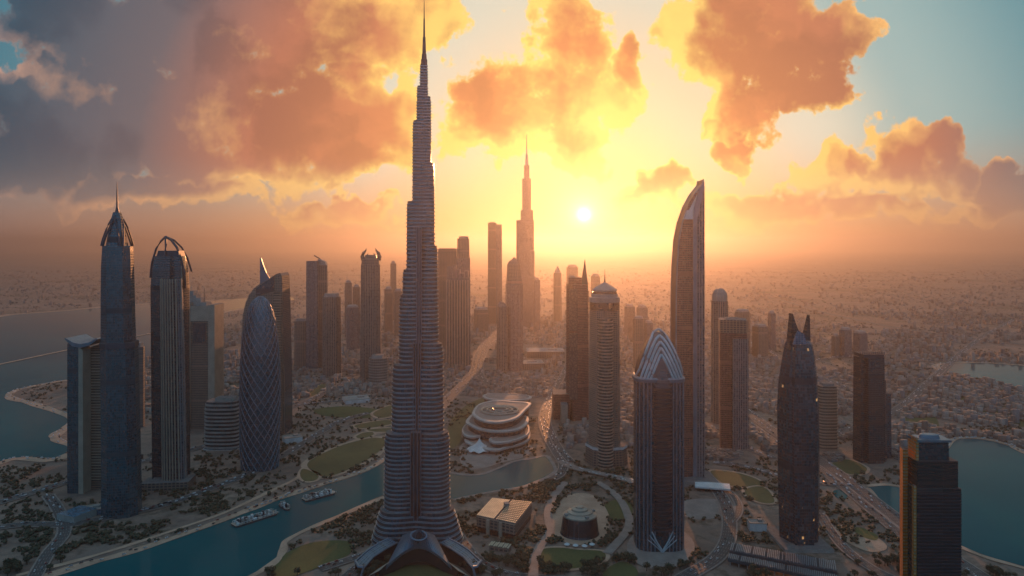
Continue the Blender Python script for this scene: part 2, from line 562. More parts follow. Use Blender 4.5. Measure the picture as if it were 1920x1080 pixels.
def facade(name, glass, frame, fh=5.0, bw=4.0, sp=0.35, mu=0.15, rough=0.16, ior=1.9, lit=0.0, var=0.6, fmetal=0.0, frough=0.55, mech=0.0):
    """curtain wall: floors by metres up, bays by metres along; every pane its own tint"""
    if name in MATS: return MATS[name]
    m, b, p = new_mat(name)
    uv = b.node('ShaderNodeUVMap').outputs[0]
    u, v, _ = b.sep(uv)
    uu, vv = b.m('DIVIDE', u, bw), b.m('DIVIDE', v, fh)
    fu, fv = b.m('FRACT', uu), b.m('FRACT', vv)
    cell = b.comb(b.m('FLOOR', uu), b.m('FLOOR', vv), 0.0)
    wn = b.node('ShaderNodeTexWhiteNoise', noise_dimensions='2D')
    b.put(wn.inputs[0], cell)
    r1 = wn.outputs['Value']
    mask = b.m('MULTIPLY', b.m('GREATER_THAN', fu, mu), b.m('GREATER_THAN', fv, sp))
    big = b.noise(b.comb(b.m('MULTIPLY', u, 0.02), b.m('MULTIPLY', v, 0.013), 0.0), 1.0, 3.0, 0.5)
    g = Vector(glass[:3])
    gc = b.mix(b.m('ADD', b.m('MULTIPLY', r1, 0.7), b.m('MULTIPLY', b.m('SUBTRACT', big, 0.35), 0.9), clamp=True), tuple(g * (1 - var)), tuple(g * (1 + var)))
    blind = b.m('MULTIPLY', b.m('GREATER_THAN', wn.outputs['Value'], 0.92), 0.35)
    gc = b.mix(blind, gc, tuple(g * 0.6 + Vector((0.07, 0.07, 0.07))))
    fr = Vector(frame[:3])
    st = b.noise(b.comb(b.m('MULTIPLY', u, 0.3), b.m('MULTIPLY', v, 0.03), 0.0), 1.0, 4.0, 0.6)
    fc = b.mix(st, tuple(fr * 0.72), tuple(fr * 1.2))
    if mech:
        mask = b.m('MULTIPLY', mask, b.m('GREATER_THAN', b.m('FRACT', b.m('DIVIDE', b.m('ADD', v, 17.0), mech)), 0.075))
    b.put(p.inputs['Base Color'], b.mix(mask, fc, gc))
    b.put(p.inputs['Roughness'], b.m('ADD', b.m('MULTIPLY', mask, rough - frough), b.m('MULTIPLY_ADD', r1, 0.08, frough)))
    b.put(p.inputs['Metallic'], b.m('MULTIPLY', b.m('SUBTRACT', 1.0, mask), fmetal))
    b.put(p.inputs['IOR'], b.m('MULTIPLY_ADD', mask, ior - 1.45, 1.45))
    if lit:
        r2 = b.node('ShaderNodeTexWhiteNoise', noise_dimensions='3D')
        b.put(r2.inputs[0], b.v('ADD', cell, (7.3, 2.1, 4.0)))
        clus = b.noise(b.comb(b.m('MULTIPLY', u, 0.012), b.m('MULTIPLY', v, 0.02), 3.0), 1.0, 2.0, 0.5)
        on = b.m('MULTIPLY', b.m('MULTIPLY', b.m('LESS_THAN', r2.outputs['Value'], lit), mask), b.m('GREATER_THAN', clus, 0.5))
        b.put(p.inputs['Emission Color'], (1.0, 0.55, 0.2, 1))
        b.put(p.inputs['Emission Strength'], b.m('MULTIPLY', on, 0.4))
    MATS[name] = m
    return m

# ------------------------------------------------------------------ building materials
M_GLASS_BLUE = facade('blue_curtain_wall', (0.013, 0.058, 0.076), (0.03, 0.055, 0.065), 4.5, 3.2, 0.22, 0.14, 0.14, 2.0, mech=118)
M_GLASS_DARK = facade('dark_curtain_wall', (0.01, 0.034, 0.044), (0.018, 0.028, 0.034), 4.5, 3.6, 0.25, 0.12, 0.12, 1.9, mech=96)
M_GLASS_LIT = facade('night_blue_curtain_wall', (0.009, 0.046, 0.062), (0.01, 0.034, 0.046), 4.5, 3.6, 0.12, 0.06, 0.12, 1.9, 0.009, mech=130)
M_TIER_GLASS = facade('silver_tower_glass', (0.012, 0.03, 0.042), (0.07, 0.085, 0.095), 40.0, 2.4, 0.0, 0.22, 0.16, 1.9)
M_STEEL = plain('brushed_steel', (0.17, 0.21, 0.25), 0.36, 0.45, 0.2)
M_STEEL_DARK = plain('dark_steel', (0.06, 0.07, 0.085), 0.42, 0.6)
M_CANOPY = plain('canopy_metal', (0.11, 0.15, 0.185), 0.35, 0.4, 0.2)
M_SLAB = plain('silver_slab', (0.27, 0.31, 0.34), 0.34, 0.5, 0.2)
M_RIB = plain('pale_rib', (0.46, 0.46, 0.47), 0.5)
M_CONC = plain('pale_concrete', (0.3, 0.27, 0.24), 0.85)
M_STONE = plain('beige_stone', (0.36, 0.27, 0.2), 0.4, 0, 0.2, 0.05, 1.7)
M_WHITE = plain('white_cladding', (0.6, 0.58, 0.56), 0.6)
M_ROOF = plain('grey_roof', (0.14, 0.135, 0.13), 0.9, 0, 0.35, 0.12)
M_DARKROOF = plain('dark_roof', (0.05, 0.055, 0.06), 0.85)
M_BROWN_BAND = facade('brown_banded_wall', (0.05, 0.04, 0.035), (0.24, 0.16, 0.12), 4.2, 6.0, 0.5, 0.06, 0.3, 1.6, mech=84)
M_BEIGE_GRID = facade('beige_window_grid', (0.03, 0.035, 0.04), (0.3, 0.22, 0.17), 4.0, 4.0, 0.45, 0.4, 0.25, 1.6, mech=88)
M_BEIGE_VERT = facade('beige_vertical_piers', (0.03, 0.035, 0.04), (0.27, 0.2, 0.16), 5.0, 6.0, 0.18, 0.45, 0.25, 1.6)
M_ROSE_GRID = facade('rose_window_grid', (0.06, 0.025, 0.025), (0.24, 0.1, 0.075), 4.2, 3.2, 0.4, 0.3, 0.2, 1.8, mech=102)
M_GREY_VERT = facade('grey_vertical_piers', (0.02, 0.03, 0.04), (0.2, 0.19, 0.19), 5.0, 5.0, 0.12, 0.5, 0.22, 1.7)
M_TAN = facade('tan_flat_wall', (0.04, 0.035, 0.035), (0.25, 0.18, 0.14), 5.0, 7.0, 0.4, 0.3, 0.3, 1.6, mech=110)
M_BLACK_BAND = facade('black_banded_glass', (0.008, 0.012, 0.018), (0.035, 0.03, 0.028), 3.8, 30.0, 0.45, 0.02, 0.14, 1.9, mech=64)
M_SUNLIT_BRONZE = facade('sunlit_bronze_wall', (0.6, 0.2, 0.045), (0.85, 0.3, 0.07), 3.8, 3.0, 0.45, 0.12, 0.42, 3.0, fmetal=0.9, frough=0.45)  # bronze with the low sun's orange light put into its colour
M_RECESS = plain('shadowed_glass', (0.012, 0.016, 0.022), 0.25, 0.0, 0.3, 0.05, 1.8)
M_SKYLIGHT = facade('blue_skylight', (0.05, 0.13, 0.2), (0.16, 0.2, 0.24), 3.0, 4.0, 0.16, 0.12, 0.14, 1.9)

# ------------------------------------------------------------------ the tall tower in front
def main_tower():
    T = Tower('supertall_tower', 787, 1003, 'tallest silver tower with stepped rounded tiers and a needle spire, beside the canal', 'skyscraper')
    s = T.s
    L = [(120, 789), (162, 783.5), (227, 776.5), (378, 766), (505, 759), (552, 753.5), (681, 741.5), (805, 728.5), (945, 719), (1010, 706)]
    Rr = [(120, 801), (182, 807), (307, 813), (461, 819), (642, 828.5), (805, 840), (945, 850), (1010, 865)]
    brk = sorted({p for p, _ in L} | {p for p, _ in Rr if p} | {740, 875})
    axis = lambda py: 795 - 9.5 * min(1, max(0, (py - 160) / 600.0))

    def lev(tab, py):                              # extent of the tier that reaches this height
        i = max([k for k, (t, _) in enumerate(tab) if t <= py + 1e-6] or [0])
        t, x = tab[i]
        if i + 1 == len(tab): return x
        tn, xn = tab[i + 1]
        k = min(1, max(0, (py - t) / (tn - t)))
        if t >= 940: return x + (xn - x) * k ** 1.3     # flared foot
        return x + 0.12 * (xn - x) * k
    N = 64
    th = [2 * math.pi * i / N for i in range(N)]
    lobes = (math.radians(207), math.radians(333), math.radians(90))

    def outline(py, z, over, rnd_l=1.0, rnd_r=1.0):
        a = axis(py)
        rl, rr = (a - lev(L, py)) * s / math.cos(math.radians(27)) * rnd_l, (lev(Rr, py) - a) * s / math.cos(math.radians(27)) * rnd_r
        rb = (rl + rr) / 2 * 0.95
        core = min(rl, rr) * 0.56
        pts = []
        for t in th:
            r = core
            for q, rad in zip(lobes, (rl, rr, rb)):
                dlt = (t - q + math.pi) % (2 * math.pi) - math.pi
                e = 1 / (1 + (abs(dlt) / 0.62) ** 3.2)
                r = max(r, core + (rad - core) * e)
            r += over
            pts.append((T.x(a) + r * math.cos(t), r * math.sin(t) * 0.96, z))
        return pts
    bot = T.z(1010)
    levels = brk + ([1016] if 1010 in brk else [1010, 1016])
    for i in range(len(levels) - 1):
        pt, pb = levels[i], levels[i + 1]
        zt, zb = T.z(pt), T.z(pb)
        if zt - zb < 1: continue
        fh = 4.6 + 2.2 * min(1, max(0, (pt - 160) / 500))
        k = max(2, round((zt - zb) / fh))
        mb = MB()
        rings, mm = [], []
        for j in range(k):
            def py_at(t): return pb - (pb - pt) * t + 0.0
            t0, t1, t2 = j / k, (j + 0.34) / k, (j + 1) / k
            lstep = any(abs(pt - q) < 1 for q, _ in L)
            rstep = any(abs(pt - q) < 1 for q, _ in Rr)
            e = max(0, (t1 - (1 - 2.0 / k)) * k / 2.0)
            kl = 1 - 0.05 * e * lstep
            kr = 1 - 0.05 * e * rstep
            ov = 1.1 if (j + i) % 9 else 0.25
            p1 = max(pt + 0.01, py_at(t1))
            for zz, o in ((t0, ov), (t1, ov), (t1, 0), (t2, 0)):
                rings.append(outline(p1, zb + (zt - zb) * zz, o, kl, kr))
            mm += [1, 1, 0, 1]
        mb.loft(rings, mm[:len(rings) - 1], 2)
        mb.build('tower_tier', [M_TIER_GLASS, M_SLAB, M_ROOF], T.root)
    # recessed core with vertical fins between the two front wings
    mb = MB()
    for pt, pb, wpx in ((430, 640, 9), (640, 800, 14), (800, 960, 19)):
        a = axis((pt + pb) / 2)
        y = -(a - lev(L, pb - 1)) * s * 0.60
        mb.box(T.x(a), y / 2 - 1.5, T.z(pb), T.z(pt), wpx * s, abs(y) + 3, 0, 0, 1)
    mb.build('core_shaft', [M_RECESS, M_ROOF], T.root)
    mb = MB()
    for pt, pb, wpx in ((430, 640, 9), (640, 800, 14), (800, 960, 19)):
        a = axis((pt + pb) / 2)
        y = -(a - lev(L, pb - 1)) * s * 0.60 - 3.2
        for f in (-0.5, -0.17, 0.17, 0.5):
            mb.box(T.x(a) + f * wpx * s, y, T.z(pb), T.z(pt) + 3, 0.9, 1.6, 0, 0)
    mb.build('core_rib', M_STEEL, T.root)
    # needle
    mb = MB()
    c = lambda py, h: [(T.x(795.3) + h * s * math.cos(q), h * s * math.sin(q), T.z(py)) for q in [2 * math.pi * k / 12 for k in range(12)]]
    mb.loft([c(122, 6), c(112, 6), c(111, 4.8), c(102, 4.5), c(101, 3.6), c(70, 2.6), c(69, 1.9), c(35, 1.4), c(34, 1.0), c(-4, 0.35)], 0, 0)
    mb.build('spire', M_STEEL_DARK, T.root)

    # entrance canopy and two long wing roofs at the foot
    o = T.root.location
    G = lambda px, py, z: at(px, py, z) - o
    mb = MB()
    n = 24
    fr, bk, fl = [], [], []
    for i in range(n + 1):
        t = i / n * 2 - 1
        px = 785 + t * 62
        fr.append(G(px, 1024 + 40 * abs(t) ** 1.7, 30 - 18 * t * t))
        bk.append(G(785 + t * 30 , 991 + 12 * abs(t) ** 0.8, 58 - 26 * abs(t)))
        fl.append(fr[-1] + Vector((0, 2.0, -4.5)))
    for i in range(n):
        mb.face([fr[i], fr[i + 1], bk[i + 1], bk[i]], 0)
        mb.face([fl[i], fl[i + 1], fr[i + 1], fr[i]], 1)
        mb.face([fl[i], bk[i] - Vector((0, 0, 4.5)), bk[i + 1] - Vector((0, 0, 4.5)), fl[i + 1]], 2)
    mb.build('entrance_canopy', [M_CANOPY, M_STEEL, M_DARKROOF], T.root, smooth=False)
    mb = MB()
    ring = [G(785 + 15 * math.cos(q), 1004 + 9 * math.sin(q), 47 - 5 * math.sin(q)) for q in [2 * math.pi * k / 20 for k in range(21)]]
    mb.tube(ring, 1.3, 6)
    mb.build('canopy_oculus', M_STEEL, T.root)
    # lower vault: pale arch band in front of the canopy
    mb = MB()
    a0, a1, a2 = [], [], []
    for i in range(n + 1):
        t = i / n * 2 - 1
        px = 785 + t * 97
        a0.append(G(px, 1034 + 48 * abs(t) ** 1.6, 20 - 17 * abs(t) ** 1.8))
        a1.append(G(785 + t * 74, 1028 + 42 * abs(t) ** 1.6, 25 - 15 * abs(t) ** 1.8))
        a2.append(G(785 + t * 90, 1050 + 36 * abs(t) ** 1.6, 2))
    for i in range(n):
        mb.face([a0[i], a0[i + 1], a1[i + 1], a1[i]], 0)
        mb.face([a2[i], a2[i + 1], a0[i + 1], a0[i]], 1)
        mb.face([a1[i], a1[i + 1], a1[i + 1] - Vector((0, 0, 18)), a1[i] - Vector((0, 0, 18))], 1)
    mb.build('forecourt_vault', [M_STONE, M_RECESS], T.root)
    for sg in (-1, 1):
        mb, gl, en = MB(), MB(), MB()
        cx = lambda x: 785 + sg * x * (1.0 if sg < 0 else 0.985)
        inn = [(40, 1018, 22), (62, 1030, 19), (85, 1045, 15), (103, 1066, 12)]
        out = [(56, 1010, 22), (76, 1020, 19), (97, 1034, 15), (119, 1054, 12)]
        pi, po = [G(cx(x), y, z) for x, y, z in inn], [G(cx(x), y, z) for x, y, z in out]
        for i in range(3):
            q = [pi[i], pi[i + 1], po[i + 1], po[i]]
            if sg > 0: q.reverse()
            mb.face(q, 0)
            for a, b in ((pi[i], pi[i + 1]), (po[i + 1], po[i])):
                mb.face([a, b, Vector((b.x, b.y, 0)), Vector((a.x, a.y, 0))], 1)
            for lo, hi in ((0.2, 0.36), (0.44, 0.6), (0.68, 0.84)):
                up = Vector((0, 0, 0.5))
                f = [pi[i].lerp(po[i], lo) + up, pi[i + 1].lerp(po[i + 1], lo) + up, pi[i + 1].lerp(po[i + 1], hi) + up, pi[i].lerp(po[i], hi) + up]
                if sg > 0: f.reverse()
                ln = (pi[i] - pi[i + 1]).length
                gl.face(f, 0, [(0, i * ln), (0, i * ln + ln), (3.9, i * ln + ln), (3.9, i * ln)])
        en.tube([(pi[0] + Vector((0, 0, .8))), pi[1] + Vector((0, 0, .8)), pi[2] + Vector((0, 0, .8)), pi[3] + Vector((0, 0, .8))], 1.2, 6)
        en.tube([(po[0] + Vector((0, 0, .8))), po[1] + Vector((0, 0, .8)), po[2] + Vector((0, 0, .8)), po[3] + Vector((0, 0, .8))], 1.2, 6)
        w = mb.build('wing_roof', [M_CANOPY, M_RECESS], T.root)
        gl.build('skylight', M_SKYLIGHT, w)
        en.build('edge_beam', M_STEEL, w)
        en = MB()
        m0 = pi[3].lerp(po[3], 0.5)
        en.tube([pi[3] + Vector((0, 0, 2)), m0 + Vector((0, -6, 1)), po[3] + Vector((0, 0, 2))], 2.0, 6)
        en.tube([pi[3] + Vector((0, 0, 2)), Vector((pi[3].x + sg * 4, pi[3].y - 2, 0))], 1.6, 6)
        en.build('end_portal', M_STEEL, w)
main_tower()

# ------------------------------------------------------------------ towers on the left
def crescent_tower():
    T = Tower('apartment_tower', 160, 921, 'slim tower with a concave crescent roof, half hidden by the dark spired tower')
    T.profile('front_slab', [(134, None), (156, None), (156, 648), (145, 646), (134, 642)], -12, 14, [M_GLASS_BLUE, M_ROOF], top=1)
    T.profile('edge_pier', [(156, None), (165, None), (164, 655), (156, 647)], -14, 12, [M_STONE])
    T.profile('rear_slab', [(165, None), (190, None), (191, 644), (178, 648), (164, 652)], 10, 42, [M_BROWN_BAND, M_ROOF], top=1)
    mb = MB()
    for k in range(52):
        z = 18 + k * 5.1
        if z > T.z(662): break
        mb.box(T.x(178), 9.2, z, z + 1.5, 27 * T.s, 2.6, 0, 0)
    mb.build('balcony_railing', M_STONE, T.root)
    T.profile('crescent_roof', [(130, 633), (133, 632), (146, 640), (160, 643), (176, 640), (190, 632), (192, 634), (176, 646), (160, 650), (145, 647)], -15, 45, [M_STEEL])
crescent_tower()

def spire_tower():
    T = Tower('spired_tower', 227, 962, 'dark blue glass tower crowned by pointed arches and a needle spire')
    lo = [(None, 194, 263), (900, 194, 262), (760, 193, 259), (648, 192, 256)]
    T.stack('lower_shaft', lo, [M_GLASS_BLUE, M_DARKROOF], 'oct', 0.9, 0.25)
    T.stack('ledge', [(650, 190.5, 258), (641, 190.5, 257), (640, 192, 255)], [M_STEEL_DARK, M_DARKROOF], 'oct', 0.9, 0.25)
    up = [(640, 192.5, 252), (560, 192.5, 250), (500, 193, 248.5), (462, 195, 247), (461, 195, 246)]
    T.stack('upper_shaft', up, [M_GLASS_BLUE, M_DARKROOF], 'oct', 0.9, 0.25)
    T.stack('spine', [(None, 213, 226, 2.9), (640, 211, 222, 3.2), (500, 213, 219, 5.5), (470, 215, 217, 12)], [M_GLASS_DARK, M_DARKROOF], 'rect', 2.8)
    T.stack('crown_drum', [(461, 203, 236), (440, 206, 233), (425, 208, 231), (410, 211, 229), (398, 213.5, 225.5)], [M_GLASS_BLUE, M_DARKROOF], 'oct', 0.9)
    arch = []
    hw = 20.5 * T.s
    for cx, cy, dx, dy in ((0, -hw * .9, 1, 0), (hw, 0, 0, 1), (-hw, 0, 0, 1), (0, hw * .9, 1, 0)):
        arch.append((cx, cy, dx, dy))
    mb = MB()
    for cx, cy, dx, dy in arch:
        for sg in (-1, 1):
            p = []
            for k in range(7):
                t = k / 6
                off = sg * hw * 0.8 * (1 - t) ** 0.7
                inw = 1 - 0.45 * t ** 1.6
                p.append((T.x(220) + cx * inw + dx * off, cy * inw + dy * off, T.z(461 - 44 * t - 6 * t * t)))
            mb.tube(p, [1.9, 1.8, 1.7, 1.6, 1.5, 1.4, 1.2], 5)
    mb.build('crown_arch', M_STEEL_DARK, T.root)
    sp = []
    py = 412
    w = 10.5
    while py > 384:
        sp += [(py, 219.5 - w, 219.5 + w), (py - 3, 219.5 - w * .9, 219.5 + w * .9)]
        w *= 0.74
        py -= 4
    sp += [(378, 218, 221), (362, 218.4, 220.6), (341, 219.2, 219.8)]
    T.stack('spire', sp, [M_STEEL_DARK], 'ell', 1.0, n=10)
    b = MB()
    b.box(T.x(160), -22, 0, 12, 44 * T.s, 40, -0.35, 0, 1)
    b.build('podium', [M_CONC, M_SKYLIGHT], T.root)
spire_tower()

T = Tower('apartment_tower', 263, 800, 'low orange balconied block peeping out behind the dark spired tower')
T.stack('block_shaft', [(None, 252, 271), (650, 252, 271)], [M_BROWN_BAND, M_ROOF], 'rect', 0.9, 0.3, bands=(6, 0.35, 1.0))
T.block('roof_plant', 255, 266, 642, [M_CONC], 14, 0, 650)

def arch_tower():
    T = Tower('arched_tower', 323, 902, 'tower topped by an open pointed steel arch, with a pale ribbed front wing')
    T.stack('dark_shaft', [(None, 291, 352), (740, 289.5, 351), (540, 288, 350), (505, 290, 348), (480, 294, 344)], [M_GLASS_DARK, M_DARKROOF], 'sup', 0.75)
    T.stack('roof_lantern', [(480, 300, 342), (470, 302, 340)], [M_STEEL_DARK, M_ROOF], 'rect', 0.6)
    T.stack('front_wing', [(None, 319, 361), (640, 316, 356), (523, 316, 352)], [M_GREY_VERT, M_ROOF], 'sup', 0.5, 0, -24)
    mb = MB()
    for k in range(9):
        f = k / 8
        a = 319 + 41 * f
        c = 316 + 36.5 * f
        yy = -24 - math.sqrt(max(0.02, 1 - abs(2 * f - 1) ** 3.6)) * 17.5
        mb.tube([(T.x(a), yy - .6, 0), (T.x(c), yy - .6, T.z(521))], 1.25, 5)
    mb.build('fin', M_STONE, T.root)
    mb = MB()
    mb.tube([(T.x(a), y, T.z(b)) for a, b, y in ((289, 520, -14), (291, 492, -12), (297, 466, -8), (304, 452, -4), (310.5, 443.5, 0))], 2.0, 6)
    mb.tube([(T.x(a), y, T.z(b)) for a, b, y in ((318, 500, -20), (317, 478, -16), (315, 458, -8), (310.5, 443.5, 0))], 2.0, 6)
    mb.tube([(T.x(a), y, T.z(b)) for a, b, y in ((310.5, 443.5, 0), (322, 450, -2), (334, 464, -5), (343, 484, -8), (350, 510, -10), (352, 540, -10))], 2.2, 6)
    mb.tube([(T.x(a), y, T.z(b)) for a, b, y in ((310.5, 443.5, 0), (322, 450, 8), (334, 464, 14), (343, 484, 18), (350, 510, 20))], 1.8, 6)
    mb.build('crown_arch', M_STEEL_DARK, T.root)
    mb = MB()
    for k in range(6):
        t = k / 5
        mb.tube([(T.x(a), y, T.z(b)) for a, b, y in ((322 + 26 * t, 523, -22 + 8 * t), (321 + 25 * t, 500, -20 + 8 * t), (320 + 20 * t, 482 + 4 * t, -15 + 6 * t))], 1.0, 5)
    mb.build('crown_rib', M_STONE, T.root)
    mb = MB()
    mb.box(T.x(338), -32, 0, 15, 70 * T.s, 44, 0.12, 0, 1)
    mb.box(T.x(300), -22, 0, 9, 34 * T.s, 36, 0.12, 0, 1)
    mb.build('podium', [M_TAN, M_ROOF], T.root)
arch_tower()

def beige_tower():
    T = Tower('office_tower', 384, 800, 'beige stone-framed slab tower with a broken rooftop, beside the ribbed arch tower')
    T.stack('shaft', [(None, 358, 410), (585, 358, 410)], [M_BROWN_BAND, M_ROOF], 'rect', 0.7)
    yf = -26 * T.s * .7 - 1
    for a, b, t in ((357, 366, 566), (399, 411, 570)):
        mb = MB()
        mb.box((T.x(a) + T.x(b)) / 2, 0, 0, T.z(t), (b - a) * T.s, 2 * abs(yf) + 3, 0, 0, 1)
        mb.build('side_pier', [M_STONE, M_ROOF], T.root)
    T.block('head_frame', 366.4, 398.6, 572, [M_STONE, M_ROOF], 2 * abs(yf) + 1.6, 0, 600)
    T.block('glass_panel', 371, 394, 604, [M_GLASS_DARK, M_ROOF], 2 * abs(yf) + 0.6, 0, 640)
    for a, b, t, d in ((359, 366, 545, 20), (366.5, 372, 553, 24), (372.5, 381, 558, 28), (381.5, 392, 566, 30)):
        T.block('rooftop_block', a, b, t, [M_CONC, M_ROOF], d, 0, 573)
    T.tubes('mast', [[(383, 566), (383, 541)]], 0.7, M_STEEL_DARK)
beige_tower()

T = Tower('low_rise_block', 419, 838, 'low rounded block ringed by pale floor bands, left of the bullet-shaped tower', 'office block')
T.stack('banded_shaft', [(None, 386, 453), (835, 389, 452), (765, 389, 450), (750, 391, 449)], [M_GLASS_DARK, M_CONC, M_ROOF], 'sup', 0.7, bands=(8.0, 0.45, 1.6), top=2)
T.block('roof_plant', 408, 440, 744, [M_CONC, M_ROOF], 26, 0, 750)

def bullet_tower():
    T = Tower('bullet_tower', 487, 876, 'bullet-shaped blue tower wrapped in a diamond lattice, in front of the sail-topped tower')
    rows = [(None, 454, 521), (840, 452, 522), (740, 451, 524), (680, 452.5, 523), (630, 456, 519), (600, 461, 515), (580, 466, 509.5), (566, 473, 503), (558, 481, 496), (555, 487, 490)]
    T.stack('shaft', rows, [M_GLASS_BLUE], 'ell', 0.85, n=48, smooth=True)
    rg = T.rows(rows, 'ell', 0.85, n=48)
    tab = [(r[0][2], (r[0][0] + r[24][0]) / 2, (r[0][0] - r[24][0]) / 2) for r in rg]

    def surf(z, th):
        for (za, ca, ra), (zb, cb, rb) in zip(tab[:-1], tab[1:]):
            if z <= zb:
                t = (z - za) / max(zb - za, 1e-6)
                c, r = ca + (cb - ca) * t, ra + (rb - ra) * t
                return (c + (r + .3) * math.cos(th), (r + .3) * .85 * math.sin(th), z)
        return (tab[-1][1], 0, tab[-1][0])
    mb = MB()
    ztop = tab[-1][0]
    for k in range(18):
        for sg in (-1, 1):
            p = []
            for j in range(61):
                z = ztop * (j / 60) * 0.998
                p.append(surf(z, 2 * math.pi * k / 18 + sg * j / 60 * 5.6))
            mb.tube(p, 0.85, 4)
    mb.build('diamond_lattice', M_STEEL, T.root)
bullet_tower()

def sail_left():
    T = Tower('sail_tower', 508, 808, 'curved sail-topped tower with a blade spike, just behind the bullet-shaped tower')
    T.profile('curved_shaft', [(462, None), (541, None), (540, 700), (537, 560), (535, 516), (532, 511), (526, 512.5), (517, 518), (505, 526), (492, 533), (483, 540), (475, 551), (468, 567), (463, 590), (460, 640)], -26, 30, [M_BEIGE_GRID, M_ROOF, M_GLASS_BLUE], side=2, top=1)
    T.profile('right_bay', [(522, None), (536, None), (535.5, 700), (533, 545), (522, 545)], -32, -26, [M_BROWN_BAND, M_ROOF], top=1)
    T.profile('head_screen', [(488, 540), (500, 531), (512, 523), (521, 517), (521, 545), (488, 552)], -28, -26.2, [M_GLASS_BLUE])
    mb = MB()
    for k in range(55):
        z = 10 + 6.2 * k
        if z > T.z(548): break
        mb.box(T.x(529), -32.4, z, z + 1.6, 14.6 * T.s, 1.4)
    mb.build('balcony_railing', M_STONE, T.root)
    T.profile('roof_blade', [(485, 545), (485, 483), (487, 484), (491, 497), (497, 512), (504, 524), (506, 545)], 8, 14, [M_STEEL])
sail_left()

# ------------------------------------------------------------------ hazy towers left of the tall one
T = Tower('office_tower', 597, 688, 'tall flat-sided tower with a slanting rooftop boom, left of the twin-horned tower')
T.stack('shaft', [(None, 579, 616), (497, 579, 615)], [M_TAN, M_ROOF], 'rect', 0.9, 0.5)
T.stack('left_shaft', [(None, 578.5, 601), (489, 579, 600)], [M_GREY_VERT, M_ROOF], 'rect', 0.9, 0, -14)
T.profile('roof_wedge', [(592, 497), (613, 497), (610, 490), (598, 485)], -10, 12, [M_CONC])
T.tubes('roof_boom', [[(589, 479), (598, 484), (607, 492)]], 2.2, M_STEEL_DARK)

T = Tower('apartment_tower', 622, 703, 'beige apartment tower with a flat parapet crown, front of the pair by the sandy road')
T.stack('shaft', [(None, 604, 641), (556, 604, 640)], [M_BEIGE_VERT, M_ROOF], 'oct', 0.9, 0.2)
T.stack('crown', [(556, 607, 637), (550, 608, 636)], [M_CONC, M_ROOF], 'oct', 0.9, 0.2)

T = Tower('office_tower', 566, 688, 'short plain tower left of the hazy tower with the rooftop boom')
T.stack('shaft', [(None, 553, 580), (601, 553.5, 579)], [M_TAN, M_ROOF], 'sup', 0.9)
T.block('roof_plant', 557, 575, 597, [M_CONC, M_ROOF], 22, 0, 601)

def horned_tower():
    T = Tower('horned_tower', 695, 708, 'brown tower crowned by two curved horns, left of the tallest tower')
    T.stack('shaft', [(None, 675, 716), (640, 675.5, 715), (496, 677, 714)], [M_BEIGE_VERT, M_ROOF], 'oct', 0.9, 0.1)
    T.stack('crown', [(496, 679, 712), (486, 680, 711), (485, 684, 707), (478, 686, 705)], [M_TAN, M_ROOF], 'oct', 0.8)
    for sg in (-1, 1):
        mb = MB()
        mb.tube([(T.x(695.5 + sg * a), 0, T.z(b)) for a, b in ((14.5, 488), (16, 481), (14, 474.5), (10, 470), (8.5, 465))], [7.5, 7, 5.5, 3, .4], 8)
        mb.tube([(T.x(695.5 + sg * a), 0, T.z(b)) for a, b in ((8, 486), (7.5, 479), (5, 475))], [4, 2.5, .8], 6)
        mb.build('crown_horn', M_TAN, T.root)
horned_tower()
T = Tower('low_rise_block', 712, 712, 'stubby round block at the foot of the twin-horned tower', 'office block')
T.stack('round_shaft', [(None, 695, 730), (668, 695, 730)], [M_TAN, M_CONC, M_ROOF], 'ell', 0.9, 0, -30, bands=(9, 0.3, 1), top=2)
T.block('roof_plant', 702, 722, 662, [M_CONC, M_ROOF], 34, -30, 668)

